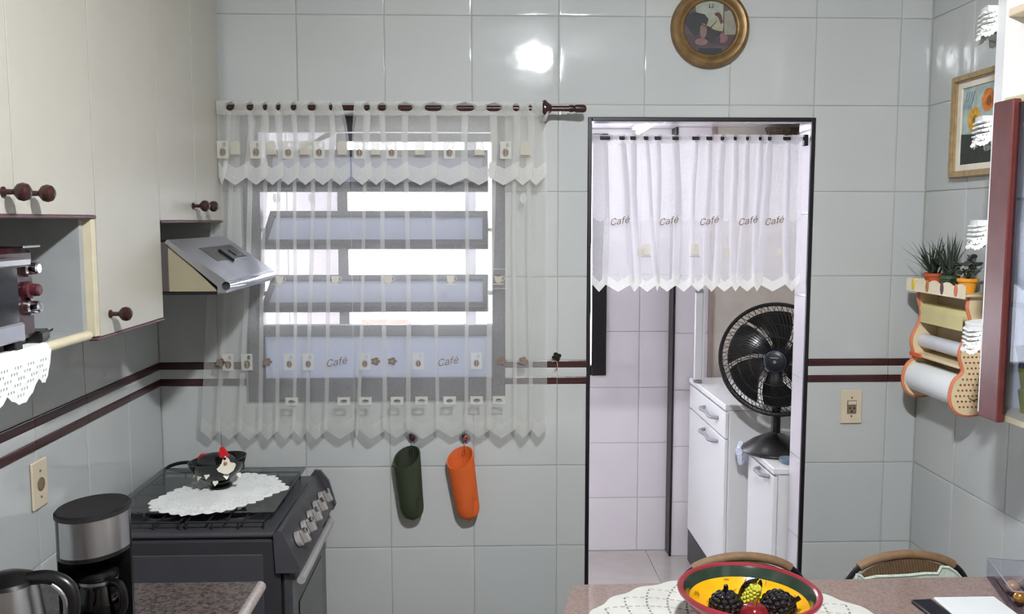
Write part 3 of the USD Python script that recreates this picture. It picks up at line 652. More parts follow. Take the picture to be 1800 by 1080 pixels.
def half(i0, i1, tl, tr, bl, br, vl, vr, side, seed):
    v_ = thing('curtain_valance', side + ' half of the short white voile valance with zigzag hem', 'curtain')
    sh = cloth(ptop[i0:i1], pval[i0:i1], (tl, tr), 2.147, (1.897, 1.868), RODY - .017, rod=(RODY, RODZ), hw=hwid[i0:i1], seed=seed, w=.018, edge_pow=3)
    obj('header', sh(0, .17, 8), m_header, v_, smooth=60); obj('voile', sh(.17, .80, 14), m_sheer, v_, smooth=60); obj('hem_band', sh(.80, 1, 5), m_hem, v_, smooth=60)
    c_ = thing('window_curtain', side + ' half of the long white voile curtain with coffee motifs', 'curtain')
    sh2 = cloth(ptop[i0:i1], pbot[i0:i1], (bl, br), 2.108, (1.018, .985), RODY + .016, seed=seed + 2, w=.0135, dy=.007, wave=.010, edge_pow=9)
    obj('voile', sh2(0, .955, 26), m_sheer2, c_, smooth=60); obj('hem_band', sh2(.955, 1, 4), m_hemlite, c_, smooth=60)
    return v_, c_
vL, wL = half(0, 7, (-.250, -.250), (.162, .190), (-.262, -.350), (.158, .187), 0, 0, 'left', 3)
vR, wR = half(8, 16, (.209, .196), (.842, .850), (.212, .183), (.842, .860), 0, 0, 'right', 9)
# embroidered motifs (thin cloth pieces sewn on the front of the voile)
def ring(cx, cy, rx, ry, t): return ell(cx, cy, rx, ry, 20).difference(ell(cx, cy, rx - t, ry - t, 20))
bean = ell(0, 0, .011, .015, 18).difference(Polygon([(-.002, .014), (.001, 0), (-.002, -.014), (.000, -.014), (.003, 0), (.000, .014)]))
cup = unary_union([Polygon([(-.013, .010), (.011, .010), (.008, -.008), (.003, -.013), (-.005, -.013), (-.010, -.008)]), ring(.012, .001, .0065, .007, .002), Polygon([(-.019, -.014), (.017, -.014), (.013, -.0175), (-.015, -.0175)])])
frame_ = sbox(-.024, -.030, .024, .030).difference(sbox(-.0225, -.0285, .0225, .0285))
flower = unary_union([ell(.009 * math.cos(a), .009 * math.sin(a), .008, .0055, 10) for a in np.linspace(0, 2 * PI, 6)[:-1]])
def word(h):
    m = meshkit.text_mesh('Café', h, depth=.0008); sz = m.bounds
    m.apply_translation([-(sz[0][0] + sz[1][0]) / 2, -h / 2, 0]); S = np.eye(4); S[0, 1] = .35; m.apply_transform(S); m.apply_transform(trimesh.transformations.rotation_matrix(.18, [0, 0, 1])); return m
def motif(parent, kind, x, z, y, s=1.0):
    q = lambda m, o=0.0: face_back(T(m, s=s), x, y - o, z)
    if kind == 'square':
        p = obj('patch', q(extr(sbox(-.019, -.029, .019, .029).difference(affinity.translate(bean, 0, -.008)).difference(ell(.006, .016, .006, .008, 12)), .0006)), m_patch, parent, smooth=False)
        obj('bean', q(extr(affinity.scale(affinity.translate(bean, 0, -.008), .75, .75), .0006), .0004), m_thread, p, smooth=False)
    elif kind == 'cream':
        p = obj('patch', q(extr(unary_union([sbox(-.016, -.016, .016, .020), ell(0, .018, .017, .012, 16)]), .0006)), m_cream, parent, smooth=False)
        obj('stitch', q(extr(unary_union([sbox(-.016, -.018, .016, -.0165), sbox(-.020, -.024, .020, -.0225)]), .0005), .0004), m_thread, p, smooth=False)
    elif kind == 'cup':
        p = obj('patch', q(extr(frame_, .0006)), m_patch, parent, smooth=False)
        obj('cup', q(extr(T_aff(cup, 1.0), .0006)), m_cream, p, smooth=False)
        obj('cup_rim', q(extr(ell(-.001, .0105, .0115, .003, 16), .0006), .0006), m_thread, p, smooth=False)
    elif kind == 'plain_cup':
        obj('cup', q(extr(cup, .0006)), m_cream, parent, smooth=False)
    elif kind == 'cafe':
        obj('lettering', q(word(.022 * 1.1)), m_thread, parent, smooth=False)
    elif kind == 'bean':
        obj('bean', q(extr(bean, .0006)), m_hemlite, parent, smooth=False)
    elif kind == 'flower':
        obj('flower', q(extr(flower, .0006)), m_thread, parent, smooth=False)
    elif kind == 'low':
        p = obj('patch', q(extr(sbox(-.022, -.016, .022, .012).difference(ell(0, -.004, .012, .007, 14)), .0006)), m_patch, parent, smooth=False)
def T_aff(p, s): return affinity.scale(p, s, s, origin=(0, 0))
yv = RODY - .017 - .0075
for k, x in zip(['square', 'cream', 'square', 'cream', 'square', 'cream', 'square', 'cream', 'square', 'cream', 'square', 'cream', 'square', 'cream', 'square', 'cream'],
                [-.232, -.19, -.122, -.07, -.015, .040, .088, .165, .222, .276, .330, .425, .524, .625, .714, .78]): motif(vL if x < .19 else vR, k, x, 1.985, yv)
yc = RODY + .016 - .0125
for k, x in [('square', -.245), ('square', -.180), ('square', -.035), ('square', .030), ('cafe', .130), ('square', .225), ('flower', .262), ('flower', .320), ('square', .410), ('cafe', .515), ('square', .612), ('flower', .700), ('flower', .775), ('flower', -.11), ('flower', -.27)]: motif(wL if x < .184 else wR, k, x, 1.262, yc)
for x in (-.03, .15, .225, .335, .420, .518, .612, .690): motif(wL if x < .184 else wR, 'low', x, 1.125, yc)
for k, x in [('plain_cup', .130), ('plain_cup', .312), ('plain_cup', .525), ('cup', .690), ('plain_cup', -.06)]: motif(wL if x < .184 else wR, k, x, 1.548, yc, 1.15)
for x in (-.065, .055, .775, .30, .41, .53): motif(wL if x < .184 else wR, 'bean', x, 1.825, yc, 1.1)

# doorway curtain
DY, DZ = .052, 2.040
dr = thing('curtain_rod', 'thin black curtain rod across the top of the doorway', 'curtain rod')
obj('rod', tube([(1.014, DY, DZ), (1.786, DY, DZ)], .0065, 12), m_black, dr)
obj('bracket', bx(1.784, 1.7985, DY - .012, DY + .012, DZ - .026, DZ + .014, .002), m_black, dr)
dc = thing('door_curtain', 'short white voile curtain lettered in brown hanging in the doorway', 'curtain')
pt = [1.071, 1.130, 1.170, 1.215, 1.258, 1.322, 1.395, 1.443, 1.490, 1.535, 1.580, 1.625, 1.660, 1.722]
pb = [1.078, 1.170, 1.190, 1.262, 1.268, 1.336, 1.385, 1.440, 1.478, 1.540, 1.565, 1.620, 1.640, 1.735]
hw2 = [.022, .012, .012, .010, .014, .014, .016, .014, .009, .008, .008, .008, .010, .018]
sh3 = cloth(pt, pb, ((1.022, 1.024), (1.776, 1.782)), 2.052, (1.525, 1.492), DY - .014, rod=(DY, DZ), hw=hw2, seed=11, w=.020, dy=.007, wave=.006)
obj('voile', sh3(0, .55, 16), m_dvoile, dc, smooth=60); obj('voile', sh3(.55, .935, 8), m_dvoile2, dc, smooth=60); obj('hem_band', sh3(.935, 1, 4), m_hem, dc, smooth=60)
for x in (1.125, 1.300, 1.445, 1.585, 1.680): motif(dc, 'cafe', x, 1.748, DY - .028, .95)
for k, x in (('plain_cup', 1.20), ('cream', 1.395), ('plain_cup', 1.51), ('cream', 1.22), ('plain_cup', 1.70)): motif(dc, k, x, 1.64, DY - .026, .9)

# ================================================================== HOOKS, MITTS, CLOCK
def mitt(name, label, loc, rz_tilt, mo, mi, hooklabel, s=1.0):
    t = thing(name, label, 'oven mitt', loc)
    n = 36; v = []; f = []
    zs = np.linspace(0, 1, 22); prof = []
    for k, q in enumerate(zs):     # q 0 = toe (bottom), 1 = mouth (top)
        h = -.248 + .232 * q
        r = .0475 * (1 - (1 - min(q / .26, 1)) ** 2.4) ** .5 * (.80 + .20 * q) + .002
        for a in np.linspace(0, 2 * PI, n, endpoint=False):
            dz = (.030 * math.sin(a) + .012 * math.cos(a)) * max(0, (q - .35) / .65)     # slanted mouth: far side highest
            x = r * math.cos(a) * (1 + .10 * (q < .35) * (.35 - q) * 2 * (math.cos(a) > 0)); y = r * .62 * math.sin(a)
            # thumb pocket: a groove and bulge low on the right
            b = math.exp(-((a - 5.45) / .22) ** 2) * math.exp(-((q - .22) / .13) ** 4); x -= .010 * b * math.cos(a); y -= .010 * b * math.sin(a)
            v.append((x, y, h + dz))
    m = len(zs)
    for k in range(m - 1):
        for i in range(n):
            j = (i + 1) % n; f += [[k * n + i, k * n + j, (k + 1) * n + j], [k * n + i, (k + 1) * n + j, (k + 1) * n + i]]
    v.append((0, 0, -.25)); f += [[m * n, (i + 1) % n, i] for i in range(n)]
    out = trimesh.Trimesh(v, f, process=False)
    vi = np.array(v)[n * 8:n * m].copy(); vi[:, :2] *= .90; k0 = m - 8; fi = []
    for k in range(k0 - 1):
        for i in range(n):
            j = (i + 1) % n; fi += [[k * n + i, (k + 1) * n + j, k * n + j], [k * n + i, (k + 1) * n + i, (k + 1) * n + j]]
    vi = np.vstack([vi, [[0, 0, vi[:n, 2].mean()]]]); fi += [[(k0) * n, i, (i + 1) % n] for i in range(n)]
    lipv = np.vstack([np.array(v)[(m - 1) * n:m * n], vi[(k0 - 1) * n:k0 * n]]); fl_ = []
    for i in range(n):
        j = (i + 1) % n; fl_ += [[i, j, n + j], [i, n + j, n + i]]
    R = lambda mm: T(mm, ry=rz_tilt, s=s)
    obj('shell', R(cat(out, trimesh.Trimesh(lipv, fl_, process=False))), mo, t, smooth=60); obj('lining', R(trimesh.Trimesh(vi, fi, process=False)), mi, t, smooth=60)
    obj('hanging_loop', tube(spline([(.012, .014, -.010), (.014, .010, .008), (.018, .008, .022), (.021, .010, .008), (.020, .014, -.008)], 14), .0018, 6), mo, t)
    h = thing('ladybug_hook', hooklabel, 'hook', (loc[0] + .018, -.001, loc[2] + .042))
    obj('suction_cup', T(lathe([(0, 0), (.021, 0), (.018, .004), (.008, .009), (0, .010)], 28), rx=90), m_glass, h)
    obj('bug_shell', ball(.011, (.002, -.013, .004), (1, .5, 1.1)), m_red_dark if mo is m_orange else m_red_deep, h)
    obj('bug_head', ball(.0065, (-.004, -.014, .013), (1, .6, .8)), m_plblk, h)
    for a, b in ((-.004, .006), (.007, .007), (.002, -.002)): obj('spot', ball(.0024, (a, -.0180, b), (1, .4, 1), 1), m_plblk, h)
    obj('hook_wire', tube(spline([(0, -.008, -.006), (0, -.020, -.014), (0, -.034, -.020), (0, -.038, -.012)], 12), .0014, 6), m_chrome, h)
m_red_dark = plain('ladybug_red', (150, 60, 48), .4); m_red_deep = plain('ladybug_maroon', (84, 34, 36), .4)
mitt('oven_mitt', 'olive green silicone oven mitt hanging under the window', (.362, -.045, .930), -5, m_green, m_green_in, 'dark ladybug suction hook above the green mitt')
mitt('oven_mitt', 'bright orange silicone oven mitt hanging under the window', (.550, -.045, .926), -8, m_orange, m_orange, 'reddish ladybug suction hook above the orange mitt')
ct = thing('clover_hook', 'small black clover-shaped hook on the dark border beside the curtain', 'hook', (.897, -.009, 1.266))
obj('clover', face_back(extr(unary_union([ell(.009 * math.cos(a), .009 * math.sin(a), .0085, .0065, 14) for a in (.4, 1.9, 3.5, 5.0)] + [sbox(-.002, -.016, .002, 0)]), .005)), m_plblk, ct)
obj('string', tube(spline([(-.016, -.004, -.020), (-.004, -.004, -.016), (.003, -.004, -.026), (.000, -.004, -.042), (-.006, -.004, -.05)], 20), .0016, 6), plain('string_tan', (170, 140, 112), .8), ct)

ck = thing('wall_clock', 'round gold-framed wall clock with rooster dial above the doorway', 'clock', (1.424, -.001, 2.411))
obj('frame', T(lathe([(.090, .012), (.094, .020), (.098, .022), (.103, .018), (.106, .022), (.112, .028), (.122, .030), (.132, .024), (.137, .012), (.137, 0), (.088, 0)], 72), rx=90), m_gold, ck)
def rel(poly, d, y): return face_back(extr(poly, d), 0, -y, 0)
disc = ell(0, 0, .0935, .0935, 64)
di = obj('dial', rel(disc, .006, .003), plain('dial_mauve', (112, 88, 92), .6, var=.2, scale=40), ck)
def on_dial(nm, poly, rgb, d): return obj(nm, rel(poly.intersection(disc), .0006, .009 + d * .0006), plain('dial_' + nm, rgb, .6, var=.15, scale=60), di, smooth=False)
on_dial('window_light', Polygon([(-.052, .062), (-.05, .12), (.045, .12), (.044, -.01), (-.03, .0)]), (206, 206, 184), 0)
on_dial('pale_curtain', Polygon([(.048, .055), (.072, .062), (.092, .0), (.088, -.022), (.050, -.022)]), (186, 174, 150), 0)
on_dial('table_red', Polygon([(-.1, -.022), (.1, -.024), (.1, -.06), (-.1, -.06)]), (96, 62, 70), 0)
on_dial('rooster_tail', unary_union([ell(-.052, .022, .036, .030, 24), Polygon([(-.085, .03), (-.06, .055), (-.02, .046), (-.006, .030), (-.015, .0), (-.05, -.03), (-.07, -.01)])]), (52, 52, 52), 1)
on_dial('rooster_body', unary_union([ell(.020, .010, .026, .024, 24), Polygon([(.010, .02), (.022, .055), (.036, .052), (.046, .0), (.030, -.016), (.004, -.004)])]), (206, 196, 156), 2)
on_dial('rooster_breast', Polygon([(-.01, .008), (.012, -.006), (.038, -.012), (.030, -.034), (.008, -.052), (-.018, -.036), (-.02, -.01)]), (62, 54, 58), 3)
on_dial('rooster_comb', unary_union([ell(.024, .046, .010, .006, 12), Polygon([(.020, .048), (.036, .046), (.044, .020), (.036, .012), (.030, .028)])]), (112, 58, 60), 4)
on_dial('rooster_wing', unary_union([ell(-.024, -.010, .012, .026, 18)]), (170, 132, 116), 4)
on_dial('fruit', unary_union([ell(-.030, -.047, .022, .012, 18), ell(.042, -.034, .020, .016, 18)]), (168, 118, 116), 3)
on_dial('jug_dark', ell(.024, -.040, .012, .013, 16), (84, 60, 66), 5)
on_dial('rim_shadow_band', Polygon([(-.04, -.068), (.04, -.068), (.05, -.1), (-.05, -.1)]), (44, 44, 46), 4)
tw = meshkit.text_mesh('12', .012, depth=.0006); tw.apply_translation([-tw.bounds[1][0] / 2, .068, 0])
obj('numeral', face_back(tw, 0, -.0125, 0), m_plblk, di, smooth=False)
obj('clock_hand', cat(face_back(extr(Polygon([(-.0016, 0), (.0016, 0), (.0006, .046), (-.0006, .046)]), .001), -.002, -.0135, 0).apply_transform(trimesh.transformations.rotation_matrix(-1.2, [0, 1, 0])), face_back(extr(Polygon([(-.0018, 0), (.0018, 0), (.0006, .034), (-.0006, .034)]), .001), 0, -.0145, 0).apply_transform(trimesh.transformations.rotation_matrix(.75, [0, 1, 0]))), m_plblk, di, smooth=False)
obj('cover_glass', T(lathe([(0, .0160), (.0915, .0160), (.0915, .0168), (0, .0168)], 48), rx=90), m_glass, ck)

# ================================================================== SERVICE AREA THINGS
def drawer_unit(name, label, x0, x1, y0, y1, ztop, kick, splits, hz):
    t = thing(name, label, 'cabinet')
    obj('body', bx(x0 + .018, x1, y0, y1, kick, ztop - .028, .003), m_white, t)
    obj('worktop', bx(x0 - .004, x1, y0 - .006, y1, ztop - .026, ztop, .004), m_white, t)
    obj('plinth', bx(x0 + .004, x1, y0 + .03, y1, 0, kick - .001, .002), m_plblk, t)
    zs = [kick + .002] + splits + [ztop - .034]
    for k in range(len(zs) - 1):
        d = obj('drawer' if k else 'door', bx(x0, x0 + .017, y0 + .002, y1 - .002, zs[k] + .003, zs[k + 1] - .003, .003), m_white, t)
        zc = hz[k]; ya, yb = y0 + .10 * (y1 - y0) / .6, y0 + .52 * (y1 - y0)
        obj('handle', tube(spline([(x0, ya, zc), (x0 - .022, ya + .012, zc), (x0 - .026, (ya + yb) / 2, zc), (x0 - .022, yb - .012, zc), (x0, yb, zc)], 18), .0085, 8), plain('grey_handle', (150, 148, 156), .35) if 'gh' not in globals() else gh, d)
        globals()['gh'] = '/World/Looks/grey_handle'
    return t
drawer_unit('drawer_cabinet', 'white drawer cabinet with grey handles behind the black fan', 1.682, 2.275, .615, 1.278, .955, .165, [.800], [.765, .872])
drawer_unit('drawer_cabinet', 'low white cabinet under the fan just inside the doorway', 1.752, 2.275, .168, .500, .800, .07, [], [.752])
up = thing('cabinet_panel', 'white upright panel with grey end caps behind the drawer cabinet', 'panel', (1.690, 1.13, 0))
obj('strip', bx(-.024, .012, -.010, .010, .972, 1.40, .002), m_white, up)
obj('edge', bx(.013, .022, -.010, .012, .957, 1.42, .002), m_white, up)
obj('end_cap', bx(-.026, .0125, -.012, .012, .957, .971, .002), plain('cap_grey', (140, 140, 146), .5), up)
obj('end_cap', bx(-.026, .0125, -.012, .012, 1.401, 1.418, .002), '/World/Looks/cap_grey', up)

fn = thing('table_fan', 'black table fan with round grille on the low white cabinet', 'fan', (1.832, .41, .8012), -25)
HZ = .383
obj('base', T(lathe([(0, 0), (.128, 0), (.134, .007), (.128, .018), (.09, .046), (.05, .066), (.024, .078), (0, .078)], 48)), m_plblk, fn)
obj('stem', tube([(0, .02, .055), (0, .03, .20), (0, .05, .30), (0, .05, HZ)], .019, 16), m_plblk, fn)
obj('motor', T(lathe([(0, .03), (.05, .03), (.058, .05), (.055, .12), (.035, .15), (0, .155)], 32), (0, 0, HZ), rx=-90), m_plblk, fn)
FR = .227
def rings(y, radii, rr): return [tube([(r * math.cos(a), y(r), HZ + r * math.sin(a)) for a in np.linspace(0, 2 * PI, 57)[:-1]], rr, 6, closed=True) for r in radii]
yf_ = lambda r: -.062 + .045 * (r / FR) ** 3
yb_ = lambda r: .052 - .045 * (r / FR) ** 3
def spokes(yy, n, r0, r1, tw_, rr):
    o = []
    for k in range(n):
        a0 = 2 * PI * k / n; o.append(tube([(r * math.cos(a0 + tw_ * (r - r0) / (r1 - r0)), yy(r), HZ + r * math.sin(a0 + tw_ * (r - r0) / (r1 - r0))) for r in np.linspace(r0, r1, 9)], rr, 5, caps=False))
    return o
obj('front_grille', cat(*(rings(yf_, (.052, .10, .15, .19), .0016) + spokes(yf_, 72, .05, FR - .006, .55, .0013))), m_plblk, fn)
obj('rear_grille', cat(*(rings(yb_, (.08, .15, .19), .0016) + spokes(yb_, 48, .05, FR - .006, -.2, .0013))), m_plblk, fn)
obj('grille_rim', cat(*rings(lambda r: -.012, (FR,), .0085), T(lathe([(FR - .003, -.03), (FR + .004, -.03), (FR + .004, .02), (FR - .003, .02)], 56), (0, 0, HZ), rx=90)), m_plblk, fn)
for k in range(6):
    a0 = 2 * PI * k / 6 + .25; v, f = [], []
    for i, r in enumerate(np.linspace(.035, .198, 9)):
        for j in range(7):
            u = j / 6 - .5; half = .27 + .20 * math.sin(PI * min(1, (r - .02) / .19) * .62) ; a = a0 + .5 * (r - .03) / .17 + u * 2 * half
            v.append((r * math.cos(a), -.018 * u * 2 * (1.0 - .3 * r / .2), HZ + r * math.sin(a)))
    for i in range(8):
        for j in range(6):
            p = i * 7 + j; f += [[p, p + 7, p + 8], [p, p + 8, p + 1]]
    obj('blade', trimesh.Trimesh(v, f, process=False), plain('blade_black', (17, 17, 18), .25) if k == 0 else '/World/Looks/blade_black', fn, smooth=60)
hub = obj('hub_cap', T(lathe([(0, .078), (.030, .077), (.040, .072), (.044, .064), (.044, .056), (0, .056)], 36), (0, 0, HZ), rx=90), plain('hub_black', (22, 24, 30), .35), fn)
obj('hub_ring', T(lathe([(.0385, .071), (.043, .069), (.0455, .064), (.042, .066)], 36), (0, 0, HZ), rx=90), plain('hub_bluegrey', (58, 66, 84), .3), hub)
obj('hub_dot', cyl(.0065, (0, -.0795, HZ + .0), (0, -.077, HZ + .0), 16), plain('hub_dot', (120, 120, 126), .4), hub)
obj('hub_badge', bx(-.018, .014, -.0792, -.077, HZ + .014, HZ + .019, .0005), '/World/Looks/hub_dot', hub)
gb = thing('glass_bowl', 'blue-grey glass bowl on the low white cabinet under the fan base', 'bowl', (1.826, .225, .8004))
obj('bowl', T(lathe([(0, .002), (.030, .002), (.050, .018), (.060, .036), (.058, .037), (.047, .021), (.028, .006), (0, .006)], 36), s=.62), plain('blue_glass', (108, 128, 146), .08), gb)
pb_ = thing('plastic_bag', 'crumpled translucent plastic bag at the corner of the low cabinet', 'bag', (1.728, .52, .765))
bm = trimesh.creation.icosphere(4, 1.0); q_ = np.array(bm.vertices); nn = meshkit.fbm(q_ * 2.6 + 5, 4); q_ *= (.55 + .9 * nn)[:, None]; bm.vertices = q_ * np.array([.020, .035, .050])
obj('film', bm, M('bag_film', {'t': ('transparent_bsdf', {'color': (.95, .96, 1)}), 'd': ('diffuse_bsdf', {'color': lin((214, 222, 240))}), 'g': ('glossy_bsdf', {'color': (1, 1, 1), 'roughness': .15}), 'a': ('mix_closure', {'fac': .25}), 'x': ('mix_closure', {'fac': .6})},
    [('d.BSDF', 'a.closure1'), ('g.BSDF', 'a.closure2'), ('t.BSDF', 'x.closure1'), ('a.closure', 'x.closure2')], surface='x.closure'), pb_, smooth=20)
hs_ = thing('wall_shelf', 'small high bracket shelf in the corner of the service area', 'shelf', (2.10, 1.23, 2.128))
obj('board', bx(-.09, .17, -.09, .088, -.012, 0, .002), m_plblk, hs_)
obj('bracket', bx(.10, .112, -.08, .086, -.10, -.0125, .002), m_plblk, hs_)
wk = thing('wicker_basket', 'dark wicker basket high up in the service area above the doorway curtain', 'basket', (2.10, 1.23, 2.1285))
obj('basket', cat(*[tube([(r * math.cos(a), r * .8 * math.sin(a), z) for a in np.linspace(0, 2 * PI, 29)[:-1]], .006, 6, closed=True) for r, z in zip(np.linspace(.055, .075, 7), np.linspace(.006, .066, 7))]), plain('wicker', (78, 66, 54), .8, var=.4, scale=60), wk)
obj('bottom', cyl(.055, (0, 0, .0005), (0, 0, .008), 24), '/World/Looks/wicker', wk)
obj('stake', cat(*[tube([(.058 * math.cos(a), .046 * math.sin(a), .003), (.080 * math.cos(a), .064 * math.sin(a), .07)], .004, 5) for a in np.linspace(0, 2 * PI, 15)[:-1]]), '/World/Looks/wicker', wk)

# ================================================================== RIGHT SIDE
pf = thing('framed_picture', 'gold-framed painting of orange flowers on the right wall', 'picture', (XR - .001, -.362, 2.052), -90)
W2, H2 = .170, .165       # half width and height; local x runs along the wall
def frame_ring(a, b, d, y): return face_back(extr(sbox(-W2 + a, -H2 + a, W2 - a, H2 - a).difference(sbox(-W2 + b, -H2 + b, W2 - b, H2 - b)), d), 0, y, 0)
obj('frame', cat(frame_ring(0, .022, .018, 0), frame_ring(.003, .018, .006, -.018)), plain('frame_gold', (160, 136, 96), .45, var=.2, scale=50), pf, smooth=30)
obj('mat_board', frame_ring(.022, .042, .010, 0), plain('mat_cream', (226, 220, 204), .7), pf, smooth=30)
can = sbox(-W2 + .042, -H2 + .042, W2 - .042, H2 - .042)
cv = obj('canvas', face_back(extr(can, .004)), plain('canvas_bluegreen', (168, 184, 176), .7, var=.25, scale=25), pf, smooth=False)
def daub(nm, poly, rgb, d): obj(nm, face_back(extr(poly.intersection(can), .0008), 0, -.004 - .0008 * d, 0), plain('daub_' + nm, rgb, .6, var=.3, scale=70), cv, smooth=False)
daub('dark_ground', Polygon([(-.2, -.018), (-.05, -.030), (.03, -.01), (.2, -.03), (.2, -.2), (-.2, -.2)]), (46, 50, 46), 0)
for nm, x, z, r, c in (('orange_bloom', .020, .070, .032, (214, 126, 56)), ('yellow_bloom', -.055, .018, .034, (206, 156, 56)), ('red_bloom', .100, .020, .036, (200, 96, 58))):
    daub(nm, unary_union([ell(x + r * .35 * math.cos(a), z + r * .35 * math.sin(a), r * .72, r * .8, 14) for a in np.linspace(0, 2 * PI, 7)[:-1]]), c, 1)
    daub(nm + '_centre', ell(x + r * .2, z - r * .1, r * .4, r * .5, 12), tuple(int(q * .72) for q in c), 2)
daub('blue_strokes', unary_union([affinity.rotate(sbox(-.115 + k * .014, .05, -.109 + k * .014, .11), -25) for k in range(4)]), (128, 146, 158), 0)

# paper roll holder with plant shelf
ph = thing('roll_holder', 'cream scalloped wooden roll holder with plant shelf on the right wall', 'roll holder', (0, 0, 0))
def yprof(pts, y0, y1): return prof_y(pts, y0, y1)
wav = [(2.206, 1.512), (2.140, 1.512), (2.136, 1.480), (2.146, 1.445), (2.142, 1.400), (2.126, 1.365), (2.118, 1.330), (2.126, 1.300), (2.130, 1.275), (2.112, 1.258), (2.096, 1.225), (2.094, 1.190), (2.108, 1.158), (2.135, 1.142), (2.170, 1.142), (2.206, 1.150)]
sm = spline([(x, z, 0) for x, z in wav[1:]], 60)[:, :2]; side = [(2.206, 1.512)] + [tuple(q) for q in sm]
for y0_, y1_ in ((-.140, -.128), (-.452, -.440)):
    s = obj('side_panel', yprof(side, y0_, y1_), m_cardcream, ph)
    rim = tube([(q[0], (y0_ + y1_) / 2, q[1]) for q in sm], .0068, 6); obj('painted_rim', rim, plain('rim_orange', (206, 120, 84), .6) if y0_ > -.2 else '/World/Looks/rim_orange', s)
dots = []
sp = Polygon(side).buffer(-.010)
for i in range(12):
    for j in range(18):
        x, z = 2.09 + i * .013 + (j % 2) * .0065, 1.15 + j * .0175
        if z < 1.40 and sp.contains(Point(x, z)): dots.append(cyl(.0032, (x, -.4535, z), (x, -.4518, z), 8))
obj('painted_dots', cat(*dots), plain('dot_brown', (150, 84, 52), .6), ph)
obj('smile_line', tube(spline([(2.150, -.4528, 1.197), (2.160, -.4528, 1.190), (2.172, -.4528, 1.190), (2.184, -.4528, 1.197)], 12), .0015, 6), plain('line_dark', (70, 50, 40), .6), ph)
obj('divider', bx(2.118, 2.206, -.439, -.141, 1.286, 1.296, .002), m_cardcream, ph)
obj('divider_edge', bx(2.112, 2.1178, -.210, -.132, 1.284, 1.298, .002), m_orangeedge, ph)
obj('back_board', bx(2.200, 2.2085, -.4395, -.1405, 1.16, 1.512, .001), plain('board_tan', (186, 164, 128), .6), ph)
obj('plant_shelf', bx(2.112, 2.206, -.470, -.112, 1.513, 1.521, .002), m_cardcream, ph)
zz = [(-.475 + .369 * i / 48, 1.548 + .005 * math.sin(i / 48 * 2 * PI * 4.5)) for i in range(49)]
obj('shelf_front', T(extr(Polygon([(-.475, 1.508)] + zz + [(-.106, 1.508)]), .007), (2.105, 0, 0), rx=90, rz=90).apply_translation([0, 0, 0]), plain('shelf_cream', (232, 220, 192), .6), ph)
obj('shelf_end', bx(2.112, 2.206, -.112, -.106, 1.510, 1.548, .002), '/World/Looks/shelf_cream', ph)
for y, c, nm in ((-.155, (226, 190, 40), 'yellow'), (-.250, (176, 120, 62), 'tan'), (-.345, (92, 62, 66), 'plum'), (-.43, (206, 110, 60), 'rust')):
    obj('painted_fruit', ball(.016, (2.106, y, 1.531), (.16, .8, 1.35)), plain('fruit_' + nm, c, .5), ph)
def roll(name, label, cat_, x, z, r, core, mm, y0=-.4385, y1=-.1415, tail=None):
    t = thing(name, label, cat_)
    obj('roll', T(lathe([(core, y0), (r, y0), (r, y1), (core, y1), (core, y0)], 40), (x, 0, z), rx=-90), mm, t)
    obj('core', T(lathe([(core * .7, y0 + .001), (core * .99, y0 + .001), (core * .99, y1 - .001), (core * .7, y1 - .001), (core * .7, y0 + .001)], 28), (x, 0, z), rx=-90), plain('card_core', (186, 160, 120), .8) if name == 'paper_towel' else '/World/Looks/card_core', t)
    if tail: obj('loose_sheet', T(tube([(0, 0, 0), (0, 0, .001)], .001, 3), (x, -.3, z)) if False else bx(x - r - .0008, x - r + .0008, y0 + .02, y1 - .01, z - tail, z, .0004), mm, t)
    return t
roll('paper_towel', 'white paper towel roll lowest in the wooden roll holder', 'paper roll', 2.1465, 1.210, .051, .018, m_whitep)
roll('cling_film', 'clear cling film roll in the middle of the wooden roll holder', 'film roll', 2.158, 1.336, .024, .014, plain('cling', (206, 210, 216), .12))
roll('baking_paper', 'yellowish paper roll highest in the wooden roll holder', 'paper roll', 2.160, 1.446, .022, .014, plain('baking', (206, 196, 140), .5), tail=.045)
